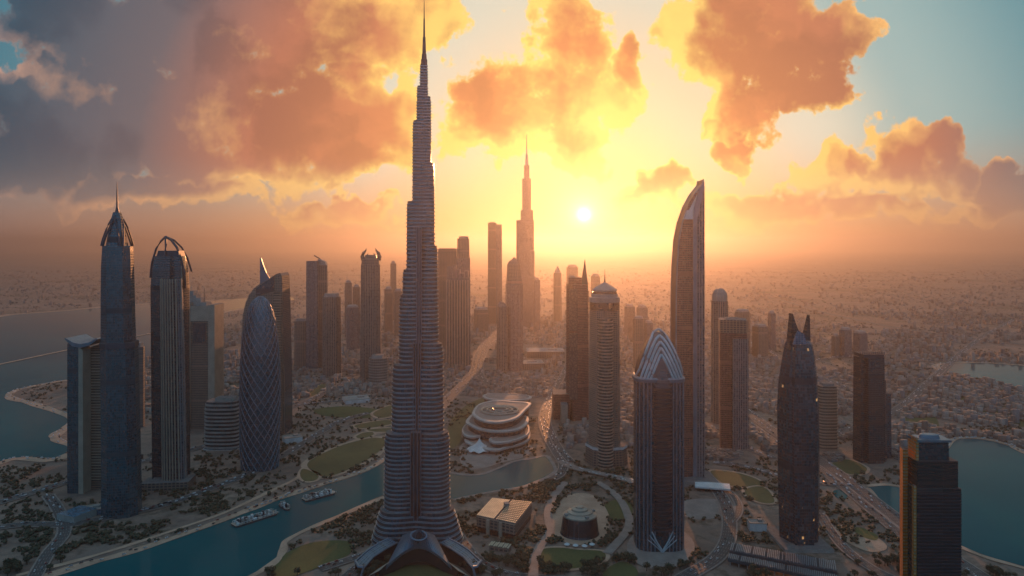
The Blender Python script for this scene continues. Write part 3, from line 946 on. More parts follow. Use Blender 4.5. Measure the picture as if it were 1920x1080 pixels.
FAINT = [  # px, base, left, right, top, shape, label
    (653, 632, 645, 661, 525, 'rect', 'faint flat-topped tower, left one of the pair left of the horned tower'),
    (668, 628, 660, 676, 533, 'rect', 'faint tower right of another, between the beige apartment tower and the horned tower'),
    (661, 655, 648, 675, 571, 'oct', 'faint squat tower standing before the faint pair left of the horned tower'),
    (737, 600, 731, 744, 489, 'rect', 'faint narrow slab rising above two others, between the horned tower and the tallest tower'),
    (729, 622, 720, 737, 537, 'sup', 'faint tower right behind the horned tower, left of a narrow slab'),
    (746, 630, 738, 755, 541, 'sup', 'faint tower touching the left edge of the tallest tower'),
    (1073, 580, 1062, 1084, 496, 'sup', 'faintest twin-stepped tower in the glow, behind the tower with the blade spike'),
    (1116, 590, 1108, 1125, 513, 'rect', 'faint small tower low in the sun glow, behind the domed round tower'),
    (1180, 640, 1171, 1190, 570, 'rect', 'faint plain tower right of the domed round tower, left of two others'),
    (1204, 644, 1194, 1214, 571, 'rect', 'faint tower behind two lower ones, right of the domed round tower'),
    (1197, 690, 1187, 1208, 592, 'oct', 'hazy slim tower just behind the pointed ribbed tower'),
    (1216, 686, 1208, 1224, 600, 'rect', 'hazy low tower whose top shows beside the ribbed dome'),
    (1392, 668, 1378, 1406, 579, 'oct', 'hazy stepped tower showing behind the square tower with a parapet'),
    (1425, 668, 1412, 1438, 607, 'rect', 'hazy flat tower, middle one right of the square tower with a parapet'),
    (1447, 655, 1440, 1454, 582, 'sup', 'hazy thin round-topped tower, right of a lower flat one'),
    (1566, 668, 1560, 1574, 625, 'rect', 'small hazy tower at the left end of a row out on the plain'),
    (1585, 668, 1575, 1595, 613, 'rect', 'taller hazy tower in the middle of a row out on the plain'),
    (1612, 664, 1601, 1625, 619, 'sup', 'small hazy tower standing apart at the right of a row on the plain'),
    (903, 622, 888, 916, 575, 'rect', 'faint low block in the glow, left of the tall plain slab'),
    (1006, 625, 1000, 1013, 520, 'rect', 'faint slab touching the right side of the distant spired supertall'),
]
for px, base, a, b_, top, sh, lab in FAINT:
    T = Tower('distant_tower', px, base, lab)
    T.stack('shaft', [(None, a, b_), (top + 5, a + .3, b_ - .3)], [[M_TAN, M_GREY_VERT, M_BEIGE_VERT][int(px) % 3], M_ROOF], sh, 0.9, 0.3)
    T.stack('crown', [(top + 5, a + 2.5, b_ - 2.5), (top + 1.5, a + 3, b_ - 3), (top, (a * 2 + b_) / 3, (a + 2 * b_) / 3)], [M_CONC, M_ROOF], sh, 0.8, 0.3)

# ------------------------------------------------------------------ towers in the glow
T = Tower('office_tower', 840, 650, 'wide flat-topped slab right behind the tallest tower, lit orange')
T.stack('shaft', [(None, 822, 858), (467, 822, 857)], [M_TAN, M_ROOF], 'rect', 0.6)
T.block('parapet', 824, 855, 465.5, [M_CONC, M_ROOF], 60, 0, 467)
T = Tower('office_tower', 868, 662, 'stepped orange-lit tower with a narrow head, second right of the tallest tower')
T.stack('shaft', [(None, 853, 883), (484, 854, 882)], [M_GREY_VERT, M_ROOF], 'rect', 0.9, 0.2)
T.stack('head', [(484, 856, 881), (447, 857, 880)], [M_TAN, M_ROOF], 'rect', 0.9, 0.2)
T.block('roof_plant', 861, 878, 443, [M_CONC, M_ROOF], 20, 0, 447)
T = Tower('office_tower', 859, 684, 'dark ribbed tower with a jagged slanting head, nearest right of the tallest tower')
T.stack('shaft', [(None, 835, 883), (520, 837, 881)], [M_GREY_VERT, M_ROOF], 'oct', 0.8, 0.1)
for a, b_, t in ((839, 849, 500), (849.4, 856, 497), (856.4, 863, 505), (863.4, 871, 512), (871.4, 878, 508)):
    T.block('roof_step', a, b_, t, [M_GREY_VERT, M_ROOF], 40, 0, 520)
mb = MB()
for k in range(9):
    mb.box(T.x(839 + k * 5), -24.5 * T.s * .8 + abs(k - 4) * 1.0 - 2, 0, T.z(524), 1.6 * T.s, 5)
mb.build('pier', M_STONE, T.root)

T = Tower('slab_tower', 928, 606, 'tall plain double slab with a flat top, left of the distant spired supertall')
T.stack('left_slab', [(None, 915, 931), (418, 915, 931)], [M_TAN, M_ROOF], 'rect', 1.0)
T.stack('right_slab', [(None, 930, 942), (421, 930, 941)], [M_GREY_VERT, M_ROOF], 'rect', 1.0, 0, -12)
T.block('roof_plant', 918, 928, 416.5, [M_CONC, M_ROOF], 40, 0, 418)

def far_supertall():
    T = Tower('supertall_tower', 987, 612, 'distant stepped supertall with a needle spire, fading into the glow left of the sun')
    def tier(pt, pb, a, b):
        T.stack('tower_tier', [(pb, a, b), (pt + 2, a, b), (pt, a + .6, b - .6)], [M_GREY_VERT, M_ROOF], 'tri', 0.9, n=36)
    tier(518, None, 966, 1005)
    tier(470, 518, 968, 1002)
    tier(413, 470, 968, 1001)
    tier(394, 413, 976, 999.5)
    tier(335, 394, 979, 995.5)
    tier(310, 335, 982.5, 992.5)
    T.stack('spire', [(312, 984.3, 991), (290, 985.6, 989.6), (289, 986.4, 988.8), (252, 987.2, 988)], [M_STEEL], 'ell', 1.0, n=8)
far_supertall()

T = Tower('office_tower', 963, 693, 'dark stepped tower with a peaked head, directly in front of the distant supertall')
T.stack('shaft', [(None, 947, 981), (532, 948, 980)], [M_GREY_VERT, M_ROOF], 'oct', 0.9, 0.15)
T.stack('head', [(532, 949, 979), (496, 951, 974), (490, 954, 971), (486, 960, 968), (482, 963, 965)], [M_TAN, M_ROOF], 'oct', 0.9, 0.15)
T.stack('side_shaft', [(None, 931, 953), (574, 932, 952), (568, 934, 948), (565, 938, 944)], [M_BEIGE_VERT, M_ROOF], 'sup', 0.9, 0, -20)

T = Tower('office_tower', 1045, 602, 'small hazy tower with a rounded pointed top, right of the distant supertall')
T.stack('shaft', [(None, 1037.5, 1053), (512, 1038, 1052.5)], [M_TAN, M_ROOF], 'oct', 0.9)
T.stack('dome', [(512, 1039, 1051.5), (506, 1041, 1050), (503, 1043, 1048), (498, 1045.2, 1046)], [M_CONC], 'ell', 0.9, n=16)

def blade_tower():
    T = Tower('office_tower', 1080, 785, 'tower with carved panels and a sharp blade spike, left of the white-domed tower')
    T.stack('shaft', [(None, 1062, 1102), (533, 1062.5, 1100)], [M_ROSE_GRID, M_ROOF], 'rect', 0.9, 0.35)
    m, b, p = new_mat('carved_panel')
    uv = b.node('ShaderNodeUVMap').outputs[0]
    vo = b.node('ShaderNodeTexVoronoi', feature='DISTANCE_TO_EDGE', distance='EUCLIDEAN')
    b.put(vo.inputs['Vector'], b.v('MULTIPLY', uv, (0.16, 0.1, 1)))
    vo.inputs['Scale'].default_value = 1.0
    br = b.node('ShaderNodeTexBrick')
    b.put(br.inputs['Vector'], uv)
    br.inputs['Scale'].default_value = 0.22
    br.inputs['Color1'].default_value = (0.4, 0.4, 0.4, 1); br.inputs['Color2'].default_value = (0.9, 0.9, 0.9, 1); br.inputs['Mortar'].default_value = (0, 0, 0, 1)
    br.inputs['Mortar Size'].default_value = 0.06
    k = b.m('MULTIPLY', b.m('GREATER_THAN', vo.outputs['Distance'], 0.09), br.outputs['Color'])
    b.put(p.inputs['Base Color'], b.mix(k, (0.06, 0.04, 0.04), (0.36, 0.24, 0.2)))
    p.inputs['Roughness'].default_value = 0.6
    yf = -20 * T.s * 0.9
    for t, bt in ((541, 618), (623, 745)):
        T.block('carved_screen', 1066, 1081, t, [m], 6, yf + 1, bt)
    T.block('head_block', 1066, 1090, 520, [M_ROSE_GRID, M_ROOF], 26, 0, 533)
    T.block('roof_plant', 1069, 1077, 516, [M_CONC, M_ROOF], 12, 0, 520)
    T.block('right_shaft', 1091, 1103, 545, [M_ROSE_GRID, M_ROOF], 30, 6)
    T.profile('roof_blade', [(1088, 546), (1091, 523), (1097, 487), (1099, 505), (1102, 530), (1103, 546)], 0, 10, [M_STEEL_DARK])
    T.block('podium', 1037, 1078, 738, [M_ROSE_GRID, M_ROOF], 60, 20)
    T.block('podium_step', 1050, 1062, 752, [M_STONE, M_ROOF], 40, -24)
blade_tower()

def domed_tower():
    T = Tower('domed_tower', 1133, 868, 'round brown tower with a tiered white dome and finial, on a broad octagonal podium')
    T.stack('shaft', [(None, 1104, 1163), (580, 1105.5, 1161)], [M_BEIGE_GRID, M_ROOF], 'oct', 0.95, 0.39)
    T.stack('glass_bay', [(None, 1118, 1146, 1.1), (595, 1119, 1145, 1.1)], [M_GLASS_DARK, M_STONE, M_ROOF], 'ell', 1.1, 0, -23 * T.s, bands=(6.4, 0.4, 1.0), top=2)
    T.stack('frieze', [(580, 1105, 1161.5), (566, 1105, 1161.5)], [M_GLASS_DARK, M_ROOF], 'ell', 0.95)
    d = [(566, 1104.5, 1162), (557, 1104.5, 1162), (556.5, 1109, 1158), (551, 1109, 1158), (550, 1112, 1156), (546, 1112, 1155), (545, 1110.5, 1156.5), (542, 1111, 1156), (538, 1117, 1150), (534, 1124, 1143), (531, 1129, 1138), (529, 1132, 1135.5)]
    T.stack('tiered_dome', d, [M_CONC], 'ell', 0.95, n=32)
    T.stack('dome_band', [(550.5, 1110.8, 1157), (547, 1110.8, 1157)], [M_RECESS], 'ell', 0.95, n=32)
    T.tubes('finial', [[(1134, 531), (1134, 522), (1134, 505)]], [2.4, 0.9, 0.3], M_STEEL_DARK)
    T.stack('podium', [(None, 1097, 1176), (835, 1099, 1174)], [M_TAN, M_ROOF], 'oct', 0.8, 0.3)
    T.stack('podium_rim', [(837, 1098, 1175), (832, 1098, 1175)], [M_WHITE, M_ROOF], 'oct', 0.8, 0.3)
domed_tower()

# ------------------------------------------------------------------ right of the centre
def ribbed_tower():
    T = Tower('ribbed_tower', 1234, 1020, 'dark tower with a pointed ribbed dome of nested chevrons, standing on a round pale plaza')
    s = T.s
    T.stack('shaft', [(None, 1190, 1279), (706, 1190, 1278)], [M_GLASS_DARK, M_ROOF], 'sup', 0.8)
    yf = -44 * s * 0.8
    mb = MB()
    for f in (-0.98, -0.9, -0.75, -0.6, -0.46, -0.3, 0.3, 0.46, 0.6, 0.75, 0.9, 0.98):
        yy = -(1 - abs(f) ** 3.6) ** (1 / 3.6) * 44 * s * .8
        mb.tube([(f * 44 * s, yy - .3, 0), (f * 44 * s, yy - .3, T.z(706))], 1.15, 5)
    mb.build('pier', M_STEEL, T.root)
    T.stack('glass_bay', [(980, 1219, 1251), (720, 1219, 1251), (705, 1222, 1248)], [M_RECESS, M_STEEL_DARK, M_ROOF], 'ell', 0.7, 0, yf + 2, bands=(5.6, 0.4, 0.9), top=2)
    T.stack('bay_head', [(705, 1222, 1248), (696, 1225, 1245), (688, 1230, 1240)], [M_GLASS_DARK], 'ell', 0.6, 0, yf + 3)
    T.stack('cornice', [(711, 1187.5, 1280.5), (705, 1187, 1281), (702, 1190, 1278)], [M_STEEL], 'sup', 0.8)
    cr = [(705, 1191, 1277), (690, 1193.5, 1275), (672, 1198, 1271.5), (655, 1205, 1265), (640, 1213, 1257), (629, 1220.5, 1249.5), (621, 1228, 1242)]
    T.stack('dome_shell', cr, [M_RECESS], 'sup', 0.8)
    tab = [(T.z(r[0]), (r[2] - r[1]) / 2 * s) for r in cr]

    def half(z):
        for (za, wa), (zb, wb) in zip(tab[:-1], tab[1:]):
            if z <= zb: return wa + (wb - wa) * (z - za) / (zb - za)
        return tab[-1][1]
    def on(x, z):
        w = half(z)
        f = min(1, abs(x) / w)
        return (x, -(1 - f ** 3.6) ** (1 / 3.6) * w * .8 - .5, z)
    mb = MB()
    z0 = T.z(706)
    for i in range(5):
        foot = (44 - i * 5.6) * s           # where the rib starts on the cornice
        peak = T.z(616 + i * 11)           # where the two sides meet
        for sg in (-1, 1):
            p = []
            for k in range(13):
                t = k / 12
                z = z0 + (peak - z0) * t
                x = foot * (1 - t) ** (0.62 + 0.06 * i)
                p.append(on(sg * x, z) if z < tab[-1][0] else (sg * x, -2, z))
            mb.tube(p, 1.9, 6)
    mb.build('chevron_rib', M_RIB, T.root)
    mb = MB()
    for i in range(3):
        for sg in (-1, 1):
            p = [(sg * (19 + i * 4) * s, yf - 0.8 + 2.2 * 0, T.z(982 + i * 7)), (sg * 10 * s, yf - 1.6, T.z(1000 + i * 5)), (0, yf - 2, T.z(1016 + i * 3))]
            mb.tube(p, 1.0 if i == 0 else .6, 5)
    mb.build('base_chevron', M_RIB, T.root)
ribbed_tower()

def sail_right():
    T = Tower('sail_tower', 1290, 897, 'tall red glass tower curved to a sharp sail tip, right of the sun')
    W = lambda pts, k=0: [(960 + (x - 960) * 0.982 + k, y) for x, y in pts]      # the front face stands nearer than the centre
    left = [(1259, 620), (1259.5, 560), (1261, 500), (1264.5, 450), (1271, 418), (1282, 387), (1295, 364), (1309, 347)]
    T.profile('sail_shaft', W([(1259, None)], 9) + W([(1321, None), (1320.5, 338)]) + W(left[::-1], 9), -20, 20, [M_ROSE_GRID, M_STEEL_DARK, M_ROOF], side=1)
    T.profile('edge_strip', W([(1297, None), (1303, None), (1303, 420), (1309, 392), (1318, 352), (1318, 342), (1308, 358), (1298, 395), (1297, 418)], 3), -23, -20.2, [M_STEEL])
    T.profile('right_bay', W([(1303.5, None), (1320.8, None), (1320.3, 350), (1310, 392), (1303.5, 422)], 1.5), -21.5, -20.1, [M_GREY_VERT])
    T.profile('glass_cap', W([(1278, 412), (1297, 412), (1298, 393), (1307, 360), (1300, 366), (1288, 386)], 3), -21.2, -20.1, [M_WHITE])
    T.profile('tip_glass', W([(1284, 395), (1289, 395), (1298, 378), (1306, 362), (1300, 365), (1290, 380)], 3), -22, -21.3, [M_ROSE_GRID])
    mb = MB()
    mb.tube([(T.x(a), -20.5, T.z(b)) for a, b in W([(1260, 890)] + left, 9) + W([(1320, 338)])], 1.5, 5)
    mb.tube([(T.x(a), 20, T.z(b)) for a, b in W([(1260, 890)] + left, 9) + W([(1320, 338)])], 1.5, 5)
    mb.build('edge_rib', M_STEEL, T.root)
    T.profile('podium', [(1254, None), (1342, None), (1338, 893), (1300, 886), (1256, 890)], -46, 30, [M_CONC, M_ROOF], top=1)
    mb = MB()
    q = [(T.x(1336), -10, T.z(915)), (T.x(1352), -20, 0)]
    mb.box(T.x(1318), -62, 6, 9, 62, 30, -0.25)
    mb.build('entrance_canopy', M_WHITE, T.root)
sail_right()

T = Tower('domed_tower', 1350, 792, 'slim rose tower capped by a latticed dome, behind the square tower with a parapet')
T.stack('shaft', [(None, 1335, 1364), (564, 1335.5, 1363)], [M_BEIGE_VERT, M_ROOF], 'oct', 0.95)
T.stack('dome', [(564, 1336, 1362.5), (555, 1336, 1362.5), (548, 1338, 1360.5), (543, 1342, 1357), (541, 1346, 1353)], [M_CONC, M_ROOF], 'ell', 0.95, n=20)
mb = MB()
for k in range(14):
    a = 2 * math.pi * k / 14
    mb.tube([(T.x(1349.3) + r * T.s * math.cos(a), r * T.s * math.sin(a) * .95, T.z(pz)) for r, pz in ((13.6, 563), (13.6, 555), (11.6, 548), (7.8, 543), (3.5, 541))], 1.0, 4)
mb.build('dome_rib', M_STONE, T.root)

T = Tower('office_tower', 1374, 835, 'square brown tower with a solid parapet, right of the red sail-tipped tower')
T.stack('shaft', [(None, 1346, 1402), (600, 1345, 1402)], [M_ROSE_GRID, M_ROOF], 'rect', 0.9, -0.22)
T.stack('parapet', [(622, 1344.5, 1402.6), (598, 1344.5, 1402.6)], [M_TAN, M_ROOF], 'rect', 0.9, -0.22)
T.block('centre_bay', 1366, 1394, 632, [M_GREY_VERT, M_ROOF], 56, -4)
T.block('roof_plant', 1360, 1385, 595.5, [M_CONC, M_ROOF], 24, 0, 598)

def horn_right():
    T = Tower('horned_tower', 1497, 1014, 'dark blue faceted tower ending in two sharp fins, a few windows lit')
    T.stack('shaft', [(None, 1464, 1533), (900, 1461, 1534), (760, 1459.5, 1533), (715, 1462, 1530), (668, 1469, 1525.5), (645, 1473, 1521.5), (638, 1477, 1517)], [M_GLASS_LIT, M_DARKROOF], 'oct', 0.85, 0.3)
    T.stack('front_facet', [(None, 1478, 1512), (760, 1474, 1514), (690, 1477, 1510), (640, 1480, 1502)], [M_GLASS_LIT, M_DARKROOF], 'rect', 0.5, 0.0, -20)
    T.profile('roof_fin', [(1473, 655), (1477, 636), (1481.5, 587), (1486.5, 603), (1496, 628), (1502, 655)], -10, 4, [M_GLASS_DARK])
    T.profile('roof_fin', [(1503, 650), (1507, 640), (1518.5, 591), (1519.8, 640), (1520, 662)], 0, 10, [M_GLASS_DARK])
    T.profile('glass_head', [(1474, 641), (1498, 641), (1494, 622), (1483, 616), (1478, 624)], -27, -24, [M_SKYLIGHT])
    T.block('podium', 1452, 1540, 1008, [M_CONC, M_ROOF], 84, 0)
horn_right()

T = Tower('apartment_tower', 1549, 840, 'low curved tower with pale floor bands, just right of the two-finned dark tower')
T.stack('banded_shaft', [(None, 1532, 1567), (722, 1533, 1566)], [M_BROWN_BAND, M_STONE, M_ROOF], 'sup', 0.9, bands=(6.5, 0.4, 1.2), top=2)
T.block('roof_plant', 1540, 1560, 717, [M_CONC, M_ROOF], 20, 0, 722)

def twin_dark():
    T = Tower('office_tower', 1632, 863, 'dark stepped tower pair with rooftop railings, left of the lake on the right')
    T.stack('shaft', [(None, 1604, 1655), (668, 1605, 1653)], [M_GLASS_DARK, M_DARKROOF], 'cross', 0.85, 0.1)
    T.stack('right_shaft', [(None, 1640, 1664), (713, 1640, 1662)], [M_GLASS_DARK, M_DARKROOF], 'oct', 0.9, 0, 8)
    T.stack('low_shaft', [(None, 1662, 1678), (741, 1662, 1677)], [M_GLASS_BLUE, M_DARKROOF], 'rect', 0.9, 0, 20)
    T.block('head_block', 1610, 1648, 662, [M_STEEL_DARK, M_DARKROOF], 40, 0, 668)
    T.tubes('roof_railing', [[(a, 664), (a, 657.5)] for a in range(1607, 1653, 4)] + [[(1606, 660), (1652, 660)]], 0.6, M_STEEL_DARK, yo=-14)
twin_dark()

def black_tower():
    T = Tower('black_tower', 1748, 1180, 'black banded tower with a bronze sunlit side, in front of the large lake', dist=800)
    T.stack('shaft', [(None, 1699, 1782), (905, 1699, 1782)], [M_BLACK_BAND, M_DARKROOF], 'rect', 0.58, 0, -5)
    T.stack('upper_shaft', [(905, 1703, 1778), (856, 1703, 1778)], [M_BLACK_BAND, M_DARKROOF], 'rect', 0.56, 0, -5)
    T.stack('head_block', [(856, 1708, 1765), (822, 1708, 1764)], [M_GLASS_DARK, M_DARKROOF], 'rect', 0.55, 0, -5)
    T.stack('roof_slab', [(822, 1706, 1768), (818, 1706, 1768)], [M_STEEL, M_STEEL], 'rect', 0.6, 0, -5)
    T.stack('roof_dish', [(818, 1718, 1756), (812, 1720, 1754), (811, 1725, 1749)], [M_STEEL], 'ell', 0.6, 0, -5)
    def wedge(name, xa, xb, ya, yb, top, bot=None, k=20):
        """slab whose outer face turns towards the low sun"""
        mb = MB()
        z0 = 0.0 if bot is None else T.z(bot)
        p = [(T.x(xa + 3.2), ya), (T.x(xb), ya), (T.x(xb), yb), (T.x(xa + k), yb)]
        p[0] = (T.x(xa), ya)
        mb.loft([[(x, y, z) for x, y in p] for z in (z0, T.z(top))], 0, 1)
        return mb.build(name, [M_SUNLIT_BRONZE, M_DARKROOF], T.root)
    wedge('sunlit_bronze_side', 1690, 1699.5, -3, 11, 842, None, 7)
    wedge('sunlit_bronze_fin', 1694, 1699.5, -20, -14, 900, None, 2.5)
    wedge('sunlit_bronze_head', 1703.5, 1708.5, -15, 5, 815, 856, 4)
    mb = MB()
    for k in range(46):
        z = 40 + k * 3.8
        if z > T.z(912): break
        mb.box(T.x(1741), -20.6, z, z + 1.0, 80 * T.s, 1.6)
    mb.build('floor_ledge', M_STEEL_DARK, T.root)
black_tower()

# ------------------------------------------------------------------ terrain, water, roads
def spline(pts, closed=False, n=8):
    out = []
    k = len(pts)
    rng = range(k) if closed else range(k - 1)
    for i in rng:
        g = lambda j: pts[j % k] if closed else pts[min(max(j, 0), k - 1)]
        p0, p1, p2, p3 = (np.array(g(i + d), float) for d in (-1, 0, 1, 2))
        for j in range(n):
            t = j / n
            out.append(tuple(0.5 * ((2 * p1) + (p2 - p0) * t + (2 * p0 - 5 * p1 + 4 * p2 - p3) * t ** 2 + (3 * p1 - p0 - 3 * p2 + p3) * t ** 3)))
    if not closed: out.append(tuple(map(float, pts[-1])))
    return out


def ground_mat():
    m, b, p = new_mat('city_ground')
    geo = b.node('ShaderNodeNewGeometry').outputs['Position']
    big = b.noise(geo, 0.0011, 5.0, 0.55)
    mid = b.noise(geo, 0.006, 6.0, 0.62)
    fine = b.noise(geo, 0.05, 5.0, 0.65)
    sand = b.mix(b.smooth(mid, 0.32, 0.7), (0.16, 0.11, 0.085), (0.36, 0.245, 0.18))
    sand = b.mix(b.smooth(fine, 0.35, 0.75, 0, 0.6), sand, (0.08, 0.06, 0.05))
    scrub = b.mix(fine, (0.02, 0.025, 0.016), (0.07, 0.065, 0.035))
    c = b.mix(b.smooth(b.m('MULTIPLY_ADD', mid, 0.5, b.m('MULTIPLY_ADD', big, 0.7, b.m('MULTIPLY', fine, 0.35))), 0.76, 0.92), sand, scrub)
    # lanes between the plots
    wob = b.v('ADD', geo, b.v('SCALE', b.v('SUBTRACT', b.noise(geo, 0.002, 3.0, 0.5, 'Color'), (0.5, 0.5, 0.5)), 260.0))
    vo = b.node('ShaderNodeTexVoronoi', feature='DISTANCE_TO_EDGE')
    b.put(vo.inputs['Vector'], wob)
    vo.inputs['Scale'].default_value = 0.0085
    vo2 = b.node('ShaderNodeTexVoronoi', feature='DISTANCE_TO_EDGE')
    b.put(vo2.inputs['Vector'], wob)
    vo2.inputs['Scale'].default_value = 0.0024
    lane = b.m('MAXIMUM', b.smooth(vo.outputs['Distance'], 0.02, 0.05, 0.6, 0), b.smooth(vo2.outputs['Distance'], 0.012, 0.022, 1, 0))
    c = b.mix(b.m('MULTIPLY', lane, 0.75), c, (0.2, 0.15, 0.12))
    dist = b.v('LENGTH', geo)
    b.put(p.inputs['Base Color'], c)
    p.inputs['Roughness'].default_value = 0.9
    bp = b.node('ShaderNodeBump')
    bp.inputs['Strength'].default_value = 0.5
    bp.inputs['Distance'].default_value = 2.5
    b.put(bp.inputs['Height'], fine)
    m.node_tree.links.new(bp.outputs[0], p.inputs['Normal'])
    return m


def patch_mat(name, a, c, scale=0.02, rough=0.9, fine=0.35):
    m, b, p = new_mat(name)
    geo = b.node('ShaderNodeNewGeometry').outputs['Position']
    n = b.m('ADD', b.m('MULTIPLY', b.noise(geo, scale, 5.0, 0.6), 0.65), b.m('MULTIPLY', b.noise(geo, fine, 4.0, 0.65), 0.35))
    b.put(p.inputs['Base Color'], b.mix(b.smooth(n, 0.3, 0.7), a, c))
    p.inputs['Roughness'].default_value = rough
    bp = b.node('ShaderNodeBump')
    bp.inputs['Strength'].default_value = 0.4
    bp.inputs['Distance'].default_value = 1.0
    b.put(bp.inputs['Height'], n)
    m.node_tree.links.new(bp.outputs[0], p.inputs['Normal'])
    return m


def water_mat():
    m, b, p = new_mat('teal_water')
    geo = b.node('ShaderNodeNewGeometry').outputs['Position']
    n = b.m('ADD', b.noise(b.v('MULTIPLY', geo, (1, 0.6, 1)), 0.12, 4.0, 0.6), b.m('MULTIPLY', b.noise(geo, 0.012, 3.0, 0.5), 2.0))
    sh = b.noise(geo, 0.002, 4.0, 0.5)
    b.put(p.inputs['Base Color'], b.mix(b.smooth(sh, 0.3, 0.7), (0.002, 0.08, 0.095), (0.006, 0.115, 0.122)))
    p.inputs['Roughness'].default_value = 0.07
    p.inputs['IOR'].default_value = 1.07
    bp = b.node('ShaderNodeBump')
    bp.inputs['Strength'].default_value = 0.25
    bp.inputs['Distance'].default_value = 0.6
    b.put(bp.inputs['Height'], n)
    m.node_tree.links.new(bp.outputs[0], p.inputs['Normal'])
    return m


def road_mat(name, lanes_w=3.6, dash=True):
    """asphalt with edge lines and dashed lanes; UV in metres across and along"""
    m, b, p = new_mat(name)
    u, v, _ = b.sep(b.node('ShaderNodeUVMap').outputs[0])
    geo = b.node('ShaderNodeNewGeometry').outputs['Position']
    n = b.noise(geo, 0.25, 5.0, 0.6)
    base = b.mix(n, (0.04, 0.038, 0.038), (0.095, 0.085, 0.08))
    fr = b.m('ABSOLUTE', b.m('SUBTRACT', b.m('FRACT', b.m('DIVIDE', u, lanes_w)), 0.5))
    line = b.m('GREATER_THAN', fr, 0.455)
    dsh = b.m('GREATER_THAN', b.m('FRACT', b.m('DIVIDE', v, 12.0)), 0.55)
    wear = b.smooth(b.noise(geo, 0.6, 3.0, 0.6), 0.3, 0.55)
    b.put(p.inputs['Base Color'], b.mix(b.m('MULTIPLY', b.m('MULTIPLY', line, dsh), wear), base, (0.5, 0.48, 0.44)))
    b.put(p.inputs['Roughness'], b.m('MULTIPLY_ADD', n, 0.3, 0.55))
    return m


M_GROUND = ground_mat()
M_WATER = water_mat()
M_SAND = patch_mat('pale_sand', (0.34, 0.21, 0.14), (0.55, 0.36, 0.25), 0.03)
M_LAWN = patch_mat('green_lawn', (0.05, 0.062, 0.02), (0.11, 0.115, 0.035), 0.012, 0.95, 0.3)
M_LAWN_DRY = patch_mat('dry_lawn', (0.09, 0.075, 0.028), (0.16, 0.125, 0.045), 0.012, 0.95, 0.3)
M_PAVE = patch_mat('stone_paving', (0.2, 0.16, 0.14), (0.32, 0.26, 0.22), 0.05, 0.8, 0.6)
M_ROAD = road_mat('asphalt')

WATER_PX, PATCH_PX, ROAD_PX = [], [], []      # what the scatter keeps clear of


def structure(name, mb, mat, label=None):
    o = mb.build(name, mat)
    return tag(o, label, None, None, 'structure')


mb = MB()
mb.face([(-29900, -2500, 0), (29900, -2500, 0), (29900, 43900, 0), (-29900, 43900, 0)])
structure('ground', mb, M_GROUND)


def water(name, pts, closed_spline=True, n=8, label=None):
    px = spline(pts, True, n) if closed_spline else pts
    WATER_PX.append(px)
    mb = MB()
    mb.sheet([at(a, min(b, 1400)) for a, b in px], 0.3)
    return structure(name, mb, M_WATER, label)


def bank(pts, width, z=0.9, mat=None, name='beach', n=6):
    px = spline(pts, False, n)
    mb = MB()
    w = [width * (0.75 + 0.5 * abs(math.sin(i * 0.37) * math.sin(i * 0.11 + 1))) for i in range(len(px))]
    mb.ribbon([at(a, b) for a, b in px], w, z, 0)
    ROAD_PX.append((px, width * 0.6))
    return structure(name, mb, mat or M_SAND)


# the sea on the left with its spits
SEA = [(-760, 640), (-400, 610), (-200, 606), (-60, 603), (5, 592), (60, 587), (130, 582), (188, 576), (250, 571), (330, 567), (420, 562), (500, 557), (548, 557), (553, 562), (520, 568), (470, 577), (420, 586), (380, 600),
       (330, 622), (290, 652), (270, 690), (200, 712), (130, 713), (75, 722), (35, 731), (18, 740), (22, 748), (60, 757), (100, 770), (130, 782), (134, 795), (118, 806), (102, 818), (110, 827), (135, 835), (137, 846), (118, 858), (90, 863), (58, 862), (62, 855), (30, 861), (-10, 872), (-120, 905), (-400, 990), (-760, 1100)]
water('sea', SEA, False)
bank([(200, 711), (130, 713), (75, 722), (35, 731), (18, 740), (24, 748), (60, 757), (100, 770), (131, 782), (134, 795), (118, 806), (103, 818), (110, 827), (135, 836), (137, 846), (118, 858), (90, 863), (30, 861), (-10, 872), (-120, 905)], 24)
bank([(-200, 606), (-60, 603), (5, 592), (60, 587), (130, 582), (188, 576), (250, 571), (420, 562), (500, 557)], 60)
bank([(553, 562), (520, 568), (470, 577), (420, 586), (380, 600)], 40)
mb = MB()
px = spline([(-200, 726), (-40, 692), (40, 675), (130, 656), (210, 640), (290, 624), (330, 617)], False, 6)
mb.ribbon([at(a, b) for a, b in px], 16, 1.6, 0)
structure('road', mb, M_SAND, 'thin pale causeway crossing the sea')

# unseen water added behind the viewpoint so the glass fronts reflect blue
mb = MB(); mb.sheet([(-29000, -2400), (29000, -2400), (29000, 700), (4000, 760), (900, 850), (-900, 840), (-4000, 760), (-29000, 700)], 0.35)
structure('sea', mb, M_WATER)

